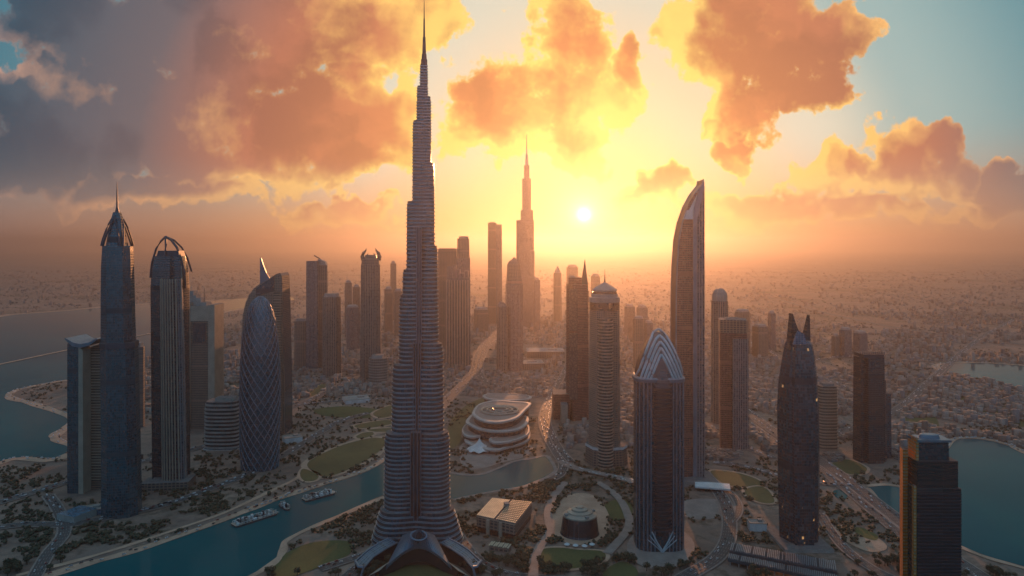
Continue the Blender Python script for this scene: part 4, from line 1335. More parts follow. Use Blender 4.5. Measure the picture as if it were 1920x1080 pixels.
# the canal and the basin behind the tallest tower
UP = [(60, 1092), (150, 1065), (250, 1037), (340, 1008), (430, 975), (480, 955), (530, 936), (600, 914), (680, 888), (728, 862), (760, 846), (800, 862), (845, 886), (880, 889), (905, 887), (935, 876), (962, 864), (995, 858), (1022, 853), (1030, 862), (1038, 874)]
LO = [(1040, 884), (1020, 896), (985, 910), (940, 918), (900, 925), (845, 936), (790, 934), (728, 926), (660, 955), (600, 980), (560, 998), (532, 1014), (528, 1030), (515, 1050), (480, 1072), (440, 1092), (380, 1130), (-100, 1150)]
cl = spline(UP, False, 6) + spline(LO, False, 6)
water('water', cl, False, label='teal canal curving past the tallest tower')
bank([(40, 1096), (150, 1062), (250, 1034), (340, 1004), (430, 971), (480, 951), (530, 932), (600, 910), (680, 884), (728, 858), (755, 844)], 17, name='beach')
bank([(30, 1080), (150, 1050), (250, 1020), (340, 990), (420, 962), (500, 925), (560, 895), (590, 868), (650, 833), (690, 815), (716, 812)], 9, 0.7, None, 'footpath')
bank([(845, 887), (880, 891), (905, 889), (935, 878), (962, 866), (995, 860), (1022, 855), (1032, 862), (1040, 876), (1040, 886), (1020, 898), (985, 912), (940, 920), (900, 927), (850, 938)], 9, 0.8, M_PAVE, 'footpath')
bank([(728, 929), (660, 958), (600, 983), (560, 1001), (534, 1017), (531, 1032), (518, 1052), (485, 1074), (440, 1098)], 11, 0.8, None, 'beach')

# lakes on the right
LAKE = [(1628, 914), (1660, 911), (1695, 916), (1720, 925), (1760, 880), (1775, 845), (1785, 828), (1810, 823), (1850, 826), (1890, 836), (1915, 848), (1990, 880), (2200, 960), (2300, 1150), (2050, 1100), (1920, 1062), (1850, 1042), (1800, 1022), (1740, 995), (1700, 972), (1660, 946), (1635, 926)]
water('lake', LAKE, True, 6, 'large teal lake behind the black banded tower')
bank([(1770, 845), (1782, 827), (1810, 821), (1850, 824), (1890, 834), (1915, 846), (1990, 878)], 14, name='footpath')
bank([(1626, 912), (1660, 909), (1695, 914), (1716, 922)], 10, name='beach')
bank([(1628, 916), (1638, 929), (1660, 949), (1700, 976), (1740, 999), (1800, 1026), (1850, 1046), (1920, 1066), (2050, 1106)], 9, name='footpath')
LAKE2 = [(1755, 684), (1790, 681), (1860, 682), (1930, 687), (2100, 700), (2150, 760), (2000, 752), (1920, 735), (1880, 722), (1830, 710), (1790, 700), (1762, 692)]
water('lake', LAKE2, True, 6, 'smaller pale lake far out on the plain at the right')
bank([(1762, 694), (1755, 685), (1790, 680), (1860, 681), (1930, 686), (2060, 694)], 22, name='footpath')
water('pond', [(1562, 921), (1574, 918), (1586, 925), (1589, 934), (1578, 936), (1566, 931)], True, 6)

# lawns, plazas and bare plots
def patch(name, pts, mat, z=0.6, rim=None, n=8, spl=True, keep=True):
    px = spline(pts, True, n) if spl else pts
    if keep: PATCH_PX.append(px)
    if rim:
        c = at(*np.mean(np.array(px), axis=0))
        g = [at(a, b) for a, b in px]
        g = [c + (q - c) * (1 + rim / max((q - c).length, 1)) for q in g]
        mb = MB(); mb.sheet(g, z - 0.15)
        structure('footpath', mb, M_SAND)
    mb = MB(); mb.sheet([at(a, b) for a, b in px], z)
    return structure(name, mb, mat)

patch('lawn', [(576, 874), (592, 858), (640, 836), (690, 823), (718, 823), (722, 834), (700, 856), (660, 878), (625, 892), (600, 893)], M_LAWN_DRY, 1.1, 13)
patch('lawn', [(563, 893), (566, 881), (578, 882), (597, 893), (590, 902), (572, 903)], M_LAWN_DRY, 1.25, 7)
patch('lawn', [(668, 819), (682, 812), (698, 811), (700, 816), (688, 821), (674, 823)], M_LAWN_DRY, 1.25, 7)
for q in ([(668, 797), (722, 788), (738, 794), (700, 802), (672, 803)], [(690, 806), (735, 803), (736, 809), (705, 810)], [(700, 775), (735, 760), (742, 776), (715, 784)]):
    patch('lawn', q, M_LAWN_DRY, 0.7, 8)
patch('lawn', [(576, 740), (600, 722), (614, 721), (600, 735), (584, 744)], M_LAWN_DRY, 0.7, 10)
patch('lawn', [(590, 768), (640, 762), (690, 765), (720, 772), (690, 784), (640, 783), (600, 778)], M_LAWN, 0.5)
patch('lawn', [(508, 1062), (540, 1036), (585, 1018), (640, 1014), (660, 1022), (655, 1040), (620, 1056), (560, 1078), (520, 1086)], M_LAWN, 0.7)
patch('lawn', [(1004, 1046), (1018, 1031), (1050, 1028), (1085, 1032), (1125, 1034), (1136, 1044), (1125, 1056), (1085, 1066), (1045, 1068), (1012, 1060)], M_LAWN, 1.1, 6)
patch('lawn', [(700, 1075), (740, 1063), (785, 1060), (830, 1063), (870, 1076), (850, 1098), (720, 1098)], M_LAWN, 0.7)
patch('plaza', [(1037, 985), (1042, 955), (1060, 935), (1085, 927), (1112, 932), (1132, 955), (1138, 985), (1125, 1008), (1088, 1020), (1052, 1010)], M_SAND, 0.9, 5)
patch('plaza', [(1239 + 64 * math.cos(q), 1028 + 41 * math.sin(q)) for q in [2 * math.pi * k / 30 for k in range(30)]], M_PAVE, 1.0, spl=False)
patch('lawn', [(1332, 885), (1360, 884), (1400, 892), (1428, 905), (1420, 913), (1380, 913), (1352, 905)], M_LAWN_DRY, 1.1, 6)
patch('lawn', [(1397, 920), (1420, 913), (1440, 920), (1452, 942), (1430, 944), (1405, 934)], M_LAWN_DRY, 1.3, 6)
patch('lawn', [(1140, 1066), (1170, 1054), (1196, 1072), (1180, 1090), (1130, 1090)], M_LAWN, 0.7)
patch('lawn', [(1560, 870), (1590, 862), (1625, 878), (1612, 890), (1580, 886)], M_LAWN, 0.7, 6)
patch('bare_plot', [(1560, 995), (1590, 985), (1650, 1012), (1662, 1030), (1630, 1035), (1590, 1018)], M_SAND, 0.6, keep=False)
patch('lawn', [(1600, 993), (1615, 990), (1645, 1005), (1640, 1014), (1612, 1005)], M_LAWN, 0.8)
patch('bare_plot', [(1282, 940), (1350, 938), (1356, 965), (1320, 975), (1284, 968)], M_PAVE, 0.6)
patch('lawn', [(1132, 950), (1165, 935), (1185, 950), (1180, 972), (1145, 975)], M_LAWN, 0.6)
patch('bare_plot', [(840, 800), (862, 770), (890, 752), (920, 745), (890, 775), (868, 800), (862, 830), (842, 840)], M_LAWN_DRY, 0.5, keep=False)
patch('bare_plot', [(1800, 745), (1900, 750), (1980, 790), (1900, 800), (1830, 775)], M_LAWN, 0.5, keep=False)
patch('bare_plot', [(1690, 780), (1740, 772), (1760, 800), (1720, 815)], M_LAWN, 0.5, keep=False)
patch('bare_plot', [(862, 838), (900, 820), (960, 822), (1000, 840), (985, 856), (940, 868), (905, 878), (870, 878)], M_PAVE, 0.5, keep=False)


def road(pts, width, z=1.5, label=None, name='road', n=7, mat=None):
    px = spline(pts, False, n)
    ROAD_PX.append((px, width * 0.6))
    mb = MB()
    g = [at(a, b) for a, b in px]
    mb.ribbon(g, width + 5, z - 0.25, 1)
    mb.ribbon(g, width, z, 0)
    return structure(name, mb, [mat or M_ROAD, M_PAVE], label)

road([(925, 612), (926, 630), (908, 648), (897, 670), (893, 692), (875, 715), (852, 738), (836, 752), (820, 770)], 34, 1.5, 'bright highway winding towards the sun')
road([(950, 600), (940, 630), (915, 650), (903, 672), (900, 695), (905, 712), (940, 726), (1000, 728), (1040, 735)], 24, 1.7)
road([(1075, 640), (1062, 690), (1040, 730), (1022, 765), (1017, 792), (1025, 818), (1042, 848), (1056, 872), (1050, 890), (1034, 900)], 17, 1.9)
road([(1042, 735), (1030, 765), (1027, 792), (1036, 818), (1052, 846), (1070, 866)], 14, 2.2)
road([(1050, 866), (1080, 880), (1130, 891), (1180, 903), (1190, 908)], 16, 3.0, mat=M_PAVE)
road([(1400, 770), (1440, 802), (1500, 842), (1560, 880), (1620, 926), (1680, 972), (1740, 1018), (1850, 1090)], 26, 1.6, 'long straight highway running to the lake on the right')
road([(1330, 760), (1400, 792), (1460, 834), (1530, 878), (1590, 922), (1650, 972), (1720, 1030), (1780, 1085)], 16, 1.8)
road([(1340, 868), (1400, 876), (1460, 892), (1530, 905), (1600, 912)], 18, 2.0)
road([(1345, 920), (1362, 950), (1368, 985), (1362, 1020), (1340, 1050), (1300, 1075), (1270, 1092)], 20, 1.9)
road([(1368, 985), (1385, 960), (1378, 935), (1350, 908)], 10, 2.1)
road([(1535, 960), (1560, 1000), (1590, 1035), (1640, 1070), (1690, 1092)], 14, 1.7)
road([(-60, 960), (60, 925), (140, 900), (200, 884), (290, 860), (380, 838), (450, 812), (520, 778), (600, 742), (660, 712), (740, 690)], 20, 1.6)
road([(-60, 1000), (40, 985), (130, 985), (200, 972), (280, 955), (340, 938), (400, 915), (470, 888), (540, 850), (600, 812), (640, 790), (690, 775)], 18, 1.8, 'embankment road following the canal')
road([(60, 1092), (90, 1040), (120, 1000), (110, 960), (90, 930)], 16, 2.0)
road([(640, 1092), (670, 1066), (700, 1040), (712, 1010), (725, 985), (745, 960)], 16, 1.6)
road([(600, 1068), (650, 1052), (690, 1038), (712, 1022)], 14, 1.8)
road([(855, 1000), (880, 1035), (910, 1062), (950, 1078), (1000, 1085), (1060, 1088)], 16, 1.6)
road([(1000, 1082), (1002, 1050), (1015, 1022), (1030, 1000), (1028, 960), (1040, 930), (1060, 905)], 9, 1.9, mat=M_PAVE)
road([(1138, 1040), (1165, 1010), (1180, 985), (1170, 950), (1150, 925), (1120, 905)], 9, 1.9, mat=M_PAVE)
road([(1490, 680), (1600, 668), (1700, 670), (1755, 678)], 30, 1.5)
road([(560, 760), (640, 752), (720, 748)], 12, 1.5)
road([(1180, 735), (1250, 760), (1330, 800), (1400, 838), (1450, 860)], 18, 1.5)
road([(1455, 560), (1560, 590), (1700, 618), (1860, 640), (2000, 655)], 40, 1.5)
road([(1240, 600), (1400, 640), (1520, 700), (1640, 742), (1800, 770), (1960, 790)], 24, 1.6)
road([(420, 640), (540, 655), (660, 664), (740, 672)], 24, 1.5)
road([(1500, 842), (1580, 810), (1680, 770), (1760, 700), (1830, 640), (1900, 600)], 22, 1.7)

# ------------------------------------------------------------------ low landmark buildings
def museum():
    cy = at(930, 806)
    root = empty('terraced_museum', cy, 'white building of stacked curving terraces on the point by the canal basin', 'museum')
    s = cy.y / FP
    FOOT.append((cy.x, cy.y, 95))

    def blob(pts, z):
        out = []
        for a, b_ in spline(pts, True, 10):
            q = at(a, b_, z) - cy
            out.append((q.x, q.y, z))
        ar = sum(out[i - 1][0] * out[i][1] - out[i][0] * out[i - 1][1] for i in range(len(out)))
        return out if ar > 0 else out[::-1]

    def level(name, pts, z0, z1):
        b2 = blob(pts, z1)
        c = Vector((sum(p[0] for p in b2), sum(p[1] for p in b2))) / len(b2)
        inn = lambda k, z: [(c.x + (p[0] - c.x) * k, c.y + (p[1] - c.y) * k, z) for p in b2]
        mb = MB()
        mb.loft([inn(.93, z0), inn(.93, z1 - 5), inn(1.0, z1 - 5), inn(1.01, z1 - 1.2), inn(.985, z1), inn(.90, z1 + .2), inn(.88, z1 - 1)], [0, 1, 1, 1, 1, 2], 2)
        return mb.build(name, [M_GLASS_DARK, plain('museum_cladding', (0.42, 0.37, 0.33), 0.6), M_PAVE], root)
    level('terrace', [(872, 826), (884, 812), (930, 806), (985, 804), (994, 815), (985, 828), (950, 838), (930, 843), (900, 838)], 0, 12)
    level('terrace', [(918, 821), (950, 815), (985, 795), (993, 803), (988, 815), (960, 826), (928, 829)], 10, 24)
    level('terrace', [(867, 803), (880, 792), (905, 797), (908, 812), (890, 818), (871, 815)], 2, 22)
    level('terrace', [(874, 788), (900, 770), (960, 778), (985, 778), (991, 789), (975, 803), (940, 808), (905, 805), (885, 798)], 16, 38)
    level('terrace', [(886, 772), (898, 757), (930, 750), (965, 752), (995, 755), (985, 768), (968, 783), (935, 791), (905, 788), (890, 780)], 30, 56)
    o = at(937, 769, 57) - cy
    mb = MB()
    for r, z, w in ((44, 57, 3), (30, 58.5, 2.5), (17, 60, 2)):
        mb.tube([(o.x + r * math.cos(q), o.y + r * .95 * math.sin(q), z) for q in [2 * math.pi * k / 36 for k in range(37)]], w, 5)
    for q in range(8):
        a = q * math.pi / 4 + .2
        mb.tube([(o.x + 17 * math.cos(a), o.y + 17 * math.sin(a), 60), (o.x + 44 * math.cos(a + .3), o.y + 42 * math.sin(a + .3), 57)], 1.4, 4)
    mb.build('roof_ring', M_STONE, root)
    mb = MB()
    for q in range(3):
        a = q * 2.1 + .5
        mb.loft([[(o.x + 23 * math.cos(a) + 7 * math.cos(t), o.y + 23 * math.sin(a) + 7 * math.sin(t), z) for t in [2 * math.pi * k / 14 for k in range(14)]] for z in (55, 59.5)], 0, 1)
    mb.build('roof_skylight', [M_STONE, M_RECESS], root)
    level('rear_gallery', [(905, 742), (920, 737), (965, 738), (995, 742), (990, 748), (960, 750), (920, 748)], 0, 26)
museum()

def tent():
    c = at(899, 846)
    r = empty('tent_pavilion', c, 'white peaked tent pavilion in front of the curving terraces', 'tent')
    FOOT.append((c.x, c.y, 28))
    mb = MB()
    rings = []
    for z, k in ((5, 27), (9, 20), (13, 12), (19, 5.5), (27, 1.2), (33, .3)):
        rings.append([(k * (1 + .04 * math.cos(8 * q)) * math.cos(q), k * (1 + .04 * math.cos(8 * q)) * math.sin(q), z - (k / 27) * 1.6 * math.cos(8 * q)) for q in [2 * math.pi * j / 36 for j in range(36)]])
    mb.loft(rings, 0, 0)
    mb.build('canopy', M_WHITE, r)
    mb = MB()
    mb.loft([[(19 * math.cos(q), 19 * math.sin(q), z) for q in [2 * math.pi * j / 24 for j in range(24)]] for z in (0, 8)], 0, 0)
    mb.build('glass_drum', M_GLASS_DARK, r)
tent()

def slat_hall():
    c = at(946, 985)
    c.z = 0
    r = empty('exhibition_hall', c, 'flat hall with a bright slatted roof among trees, right of the tallest tower', 'hall')
    FOOT.append((c.x, c.y, 48))
    Z = 26
    q = [at(893, 967, Z) - c, at(923, 934, Z) - c, at(998, 942, Z) - c, at(966, 983, Z) - c]
    def ins(k, z): 
        m = sum(q, Vector()) / 4
        return [tuple((m + (p - m) * k).xy) + (z,) for p in q][::-1]
    mb = MB()
    mb.loft([ins(.95, 0), ins(.95, 9)], 0, None)
    mb.loft([ins(.985, 9), ins(.985, 24)], 1, None)
    mb.loft([ins(1, 24), ins(1, 26)], 2, 3)
    mb.face(ins(.985, 9)[::-1], 1)
    mb.build('hall_wall', [M_RECESS, M_TAN, M_STONE, M_DARKROOF], r)
    mb = MB()
    n = 22
    for k in range(n):
        t = (k + .5) / n
        if k == 10: continue
        a, b_ = q[0].lerp(q[3], t), q[1].lerp(q[2], t)
        d = (b_ - a).normalized()
        mid = (a + b_) / 2
        ang = math.atan2(d.y, d.x)
        L = (b_ - a).length * .97
        if k < 10:
            mb.box(mid.x, mid.y, 26.3, 27.2, L, 2.3, ang)
        else:
            m = 13
            for j in range(m):
                p = a.lerp(b_, (j + .5) / m)
                mb.box(p.x, p.y, 26.3, 27.6, L / m * .55, 2.0, ang)
    mb.build('roof_slat', plain('cream_metal', (0.55, 0.47, 0.34), 0.35, 0.3), r)
    mb = MB()
    p = q[0].lerp(q[3], .48).lerp(q[1].lerp(q[2], .48), .7)
    mb.box(p.x, p.y, 26.1, 31, 7, 9, .3)
    mb.build('roof_plant', M_CONC, r)
    for p in (q[0].lerp(q[3], .3), q[0].lerp(q[3], .62)):
        mb = MB()
        mb.box(p.x + .5, p.y - 1.5, 0, 24, 5, 3, math.atan2((q[3] - q[0]).y, (q[3] - q[0]).x))
        mb.build('wall_buttress', M_STONE, r)
slat_hall()

def kiosk():
    c = at(938, 1032)
    r = empty('garden_kiosk', c, 'small kiosk with a slatted yellow roof, below the slatted hall', 'kiosk')
    FOOT.append((c.x, c.y, 20))
    mb = MB()
    mb.box(0, 0, 0, 7, 30, 13, -.32, 0, 1)
    mb.build('kiosk_wall', [M_TAN, M_DARKROOF], r)
    mb = MB()
    for k in range(9):
        a = -15 + k * 3.6
        mb.box(a * math.cos(.32), -a * math.sin(.32), 7.3 + (k % 2) * .6, 8.6 + (k % 2) * .6, 2.2, 14, -.32)
    mb.build('roof_slat', MATS['cream_metal'], r)
kiosk()

def drum():
    c = at(1087, 1000)
    r = empty('domed_pavilion', c, 'dark drum pavilion with a pale stepped dome in an oval plaza', 'pavilion')
    FOOT.append((c.x, c.y, 40))
    g = lambda k, z: [(k * math.cos(q), k * .9 * math.sin(q), z) for q in [2 * math.pi * j / 40 for j in range(40)]]
    mb = MB(); mb.loft([g(31, 0), g(29.5, 4), g(27, 22), g(26, 28)], 0, 0)
    mb.build('drum_wall', facade('dark_fins', (0.012, 0.015, 0.02), (0.05, 0.04, 0.04), 40, 1.6, 0, .4, .2, 1.7), r)
    mb = MB(); mb.loft([g(26.6, 28), g(26.6, 30), g(23, 31.5), g(20, 33), g(19.6, 35), g(13, 36.5), g(12.6, 39), g(7, 40.5), g(6.5, 42.5), g(.5, 43)], 0, 0)
    mb.build('stepped_dome', M_STONE, r)
    mb = MB()
    for k in range(4):
        a = k * math.pi / 2 + .4
        mb.box(22.5 * math.cos(a), 20 * math.sin(a), 31, 33.8, 7, 5, a)
    mb.build('roof_plant', M_CONC, r)
drum()

def parasol(px, py, lab):
    c = at(px, py)
    r = empty('parasol_pavilion', c, lab, 'parasol', 'white parasols along the oval lawn')
    mb = MB(); mb.loft([[(k * math.cos(q), k * math.sin(q), z) for q in [2 * math.pi * j / 16 for j in range(16)]] for k, z in ((4.2, 4.2), (4.4, 4.6), (2.6, 5.8), (.4, 6.8))], 0, 0, bottom=True)
    mb.build('canopy', M_WHITE, r)
    mb = MB(); mb.tube([(0, 0, 0), (0, 0, 4.6)], .35, 6)
    mb.build('pole', M_STEEL_DARK, r)
for (px, py), w in zip(((1063, 1026), (1079, 1028), (1096, 1029), (1110, 1026)), ('leftmost', 'second from left', 'third from left', 'rightmost')):
    parasol(px, py, 'round white parasol, ' + w + ' of four along the oval lawn')

def market_roof():
    c = at(1468, 1052)
    r = empty('market_canopy', c, 'long slatted grey roof at the foot of the two-finned dark tower', 'canopy roof')
    Z = 12
    q = [at(1364, 1044, Z) - c, at(1372, 1018, Z) - c, at(1566, 1052, Z) - c, at(1572, 1088, Z) - c]
    FOOT.append((c.x, c.y, 55)); FOOT.append((c.x - 55, c.y + 8, 40)); FOOT.append((c.x + 55, c.y - 8, 40))
    for row, (lo, hi, zz) in enumerate(((0.42, 1.0, 12), (0.0, 0.36, 9))):
        A, B = q[0].lerp(q[1], lo), q[3].lerp(q[2], lo)
        Cc, D = q[3].lerp(q[2], hi), q[0].lerp(q[1], hi)
        mb = MB()
        rg = lambda z: [(p.x, p.y, z) for p in (A, B, Cc, D)]
        mb.loft([rg(zz - 3.5), rg(zz)], 0, 0)
        sl = mb.build('roof_slab', M_DARKROOF, r)
        mb = MB()
        n = 58
        for k in range(n):
            t = (k + .5) / n
            a, b_ = A.lerp(B, t), D.lerp(Cc, t)
            m = (a + b_) / 2
            d = b_ - a
            if R.random() < .06: continue
            mb.box(m.x, m.y, zz + .2, zz + 1.2 + .5 * R.random(), d.length * (.8 + .16 * R.random()), 1.35, math.atan2(d.y, d.x))
        mb.build('roof_slat', plain('grey_metal', (0.2, 0.23, 0.25), 0.4, 0.4), sl)
    mb = MB()
    for k in range(12):
        for e in (.02, .98):
            p = q[0].lerp(q[1], e).lerp(q[3].lerp(q[2], e), (k + .3) / 12)
            mb.box(p.x, p.y, 0, 9, 1, 1)
    mb.build('column', M_CONC, r)
market_roof()

def white_block(px, py, w, d, h, rot, lab, mat=None):
    c = at(px, py)
    FOOT.append((c.x, c.y, max(w, d) * .55))
    r = empty('low_building', c, lab, 'building', None, rot)
    mb = MB(); mb.box(0, 0, 0, h, w, d, 0, 0, 1)
    mb.build('wall', [mat or M_WHITE, M_CONC], r)
    mb = MB()
    mb.box(0, d / 2 - .4, h, h + 1.2, w, .8); mb.box(0, -d / 2 + .4, h, h + 1.2, w, .8)
    mb.box(-w / 2 + .4, 0, h, h + 1.2, .8, d - 1.7); mb.box(w / 2 - .4, 0, h, h + 1.2, .8, d - 1.7)
    mb.build('parapet', M_STONE, r)
    mb = MB(); mb.box(w * .2, d * .1, h + .1, h + 3.5, w * .25, d * .3)
    mb.build('roof_plant', M_CONC, r)
white_block(1419, 992, 26, 20, 12, -.1, 'pale blank box of a building left of the two-finned dark tower')
white_block(668, 752, 70, 60, 10, .4, 'pale low block with a flat roof, alone on the plain below the horned tower')
white_block(170, 962, 44, 26, 9, .3, 'low glazed-roof building at the foot of the dark spired tower', M_SKYLIGHT)
white_block(548, 828, 40, 30, 12, .5, 'small white block right of the bullet-shaped tower foot')
white_block(1022, 668, 150, 110, 26, 0, 'broad low hall in the orange glow under the distant supertall', M_TAN)
white_block(985, 690, 130, 80, 22, .1, 'long low hall in the glow beside the dark stepped tower', M_TAN)
white_block(775, 938, 0.1 + 22, 16, 8, .2, 'service building tucked behind the foot of the tallest tower', M_CONC)

def barge(pa, pb, wid, lab):
    a, b_ = at(*pa), at(*pb)
    c = (a + b_) / 2
    L = (b_ - a).length
    r = empty('barge', (c.x, c.y, .3), lab, 'barge', 'barges moored along the canal', math.atan2((b_ - a).y, (b_ - a).x))
    mb = MB()
    hull = lambda k, z: [(x * k, y * k, z) for x, y in ((-L / 2, -wid * .4), (-L / 2 + 4, -wid / 2), (L / 2 - 5, -wid / 2), (L / 2, -wid * .2), (L / 2, wid * .2), (L / 2 - 5, wid / 2), (-L / 2 + 4, wid / 2), (-L / 2, wid * .4))]
    mb.loft([hull(.96, -.6), hull(1, 3)], 0, 1)
    mb.build('hull', [M_DARKROOF, M_STONE], r)
    rr = random.Random(int(L * 10))
    mb = MB()
    for k in range(int(L / 3.2)):
        for j in (-.32, 0, .32):
            if rr.random() < .2: continue
            x = -L / 2 + 5 + (k + rr.random() * .5) * 2.9
            if x > L / 2 - 6: continue
            h = 2 + rr.random() * (4.5 if j else 6)
            mb.box(x, j * wid + rr.uniform(-1, 1), 3, 3 + h, 1.6 + rr.random() * 2, 1.6 + rr.random() * 3.2, 0, rr.randrange(3))
    mb.build('deckhouse', [M_WHITE, M_CONC, M_STEEL_DARK], r)
    mb = MB()
    for sg in (-1, 1):
        for k in range(int(L / 5)):
            mb.box(-L / 2 + 4 + k * 5, sg * (wid / 2 - .6), 3, 5.6, .5, .5)
        mb.box(0, sg * (wid / 2 - .6), 5.6, 6, L - 8, .8)
    mb.build('railing', M_WHITE, r)
barge((437, 988), (519, 962), 20, 'longest crowded barge at the canal bank, lower left of the others')
barge((569, 940), (627, 924), 19, 'crowded barge further up the canal, nearest the tallest tower')
barge((526, 948), (541, 958), 9, 'smallest barge, moored crosswise between two longer ones')

# ------------------------------------------------------------------ trees, houses, cars
def wpoly(px):
    return np.array([tuple(at(a, min(max(b, 520), 1500)).xy) for a, b in px])


W_WATER = [wpoly(p) for p in WATER_PX]
W_PATCH = [wpoly(p) for p in PATCH_PX]
W_ROAD = [(np.array([tuple(at(a, b).xy) for a, b in p]), w) for p, w in ROAD_PX]


def inside(P, poly):
    x, y = P[:, 0], P[:, 1]
    lo, hi = poly.min(0), poly.max(0)
    sel = np.nonzero((x >= lo[0]) & (x <= hi[0]) & (y >= lo[1]) & (y <= hi[1]))[0]
    r = np.zeros(len(P), bool)
    if not len(sel): return r
    xs, ys = x[sel], y[sel]
    c = np.zeros(len(sel), bool)
    for i in range(len(poly)):
        (xa, ya), (xb, yb) = poly[i - 1], poly[i]
        if ya == yb: continue
        k = ((ya > ys) != (yb > ys)) & (xs < (xb - xa) * (ys - ya) / (yb - ya) + xa)
        c ^= k
    r[sel] = c
    return r


def near_line(P, line, d):
    r = np.zeros(len(P), bool)
    lo, hi = line.min(0) - d, line.max(0) + d
    sel = np.nonzero(((P >= lo) & (P <= hi)).all(1))[0]
    if not len(sel): return r
    Q = P[sel]
    ok = np.zeros(len(sel), bool)
    for a, b in zip(line[:-1], line[1:]):
        ab = b - a
        t = np.clip(((Q - a) @ ab) / max(ab @ ab, 1e-6), 0, 1)
        ok |= ((Q - (a + t[:, None] * ab)) ** 2).sum(1) < d * d
    r[sel] = ok
    return r


def blocked(P, patches=True, road=1.0, foot=46, margin=0.0):
    bad = np.zeros(len(P), bool)
    for w in W_WATER: bad |= inside(P, w)
    if patches:
        for w in W_PATCH: bad |= inside(P, w)
    for l, w in W_ROAD:
        bad |= near_line(P, l, w * road + margin)
    for x, y, r in FOOT:
        rr = r or foot
        bad |= (P[:, 0] - x) ** 2 + (P[:, 1] - y) ** 2 < (rr + margin) ** 2
    return bad


def vnoise(P, cell, seed):
    """smooth value noise 0..1"""
    g = np.random.default_rng(seed).random((256, 256))
    q = P / cell
    i = np.floor(q).astype(int)
    f = q - i
    f = f * f * (3 - 2 * f)
    a = g[i[:, 0] % 256, i[:, 1] % 256]; b = g[(i[:, 0] + 1) % 256, i[:, 1] % 256]
    c = g[i[:, 0] % 256, (i[:, 1] + 1) % 256]; d = g[(i[:, 0] + 1) % 256, (i[:, 1] + 1) % 256]
    return (a * (1 - f[:, 0]) + b * f[:, 0]) * (1 - f[:, 1]) + (c * (1 - f[:, 0]) + d * f[:, 0]) * f[:, 1]


def ground_pts(px, py):
    y = FP * HCAM / (py - HORIZON)
    return np.stack([(px - 960) / FP * y, y], 1)


ICO_V = []
_p = (1 + 5 ** .5) / 2
for a in (-1, 1):
    for b in (-_p, _p):
        ICO_V += [(0, a, b), (a, b, 0), (b, 0, a)]
ICO_V = np.array(ICO_V) / math.sqrt(1 + _p * _p)
_bm = bmesh.new()
for q in ICO_V: _bm.verts.new(q)
bmesh.ops.convex_hull(_bm, input=_bm.verts)
_bm.verts.index_update()
ICO_F = np.array([[v.index for v in f.verts] for f in _bm.faces])
ICO_V = np.array([tuple(v.co) for v in _bm.verts])
_bm.free()


def foliage(name, a, c):
    m, b, p = new_mat(name)
    geo = b.node('ShaderNodeNewGeometry').outputs['Position']
    n = b.noise(geo, 0.35, 3.0, 0.7)
    n2 = b.noise(geo, 0.03, 2.0, 0.6)
    b.put(p.inputs['Base Color'], b.mix(b.m('ADD', b.m('MULTIPLY', n, 0.6), b.m('MULTIPLY', n2, 0.4)), a, c))
    p.inputs['Roughness'].default_value = 0.78
    return m


M_LEAF = foliage('tree_leaves', (0.012, 0.018, 0.008), (0.085, 0.075, 0.035))
M_BARK = plain('tree_bark', (0.09, 0.06, 0.04), 0.9)


def crown_mesh(name, seed, palm=False):
    rr = np.random.default_rng(seed)
    V, Fc = [], []
    nb = 13
    for k in range(nb):
        d = rr.normal(size=3); d /= np.linalg.norm(d)
        c = d * np.array([2.6, 2.6, 1.7]) * rr.uniform(.45, 1.05) + np.array([0, 0, 6.2])
        r = rr.uniform(.9, 1.7)
        v = ICO_V * (r * rr.uniform(.65, 1.3, (12, 1))) * np.array([1, 1, .8]) + c
        Fc += (ICO_F + len(V)).tolist(); V += v.tolist()
    for k in range(150):
        d = rr.normal(size=3); d /= np.linalg.norm(d)
        c = d * np.array([3.6, 3.6, 2.5]) * rr.uniform(.75, 1.12) + np.array([0, 0, 6.2])
        q = rr.normal(size=(3, 3)) * .45
        i = len(V)
        V += (c + q).tolist(); Fc.append([i, i + 1, i + 2])
    me = bpy.data.meshes.new(name)
    me.from_pydata(V, [], Fc)
    me.materials.append(M_LEAF)
    return me


def trunk_mesh():
    mb = MB()
    mb.tube([(0, 0, 0), (.1, 0, 2), (0, .1, 4.6)], [.42, .32, .2], 6)
    for a in (0.3, 2.4, 4.5):
        mb.tube([(0, 0, 3), (math.cos(a) * 1.2, math.sin(a) * 1.2, 5), (math.cos(a) * 2, math.sin(a) * 2, 6.3)], [.2, .13, .06], 5)
    o = mb.build('trunk', M_BARK)
    me = o.data
    bpy.data.objects.remove(o)
    return me


CROWNS = [crown_mesh('crown', k) for k in range(6)]
TRUNK = trunk_mesh()

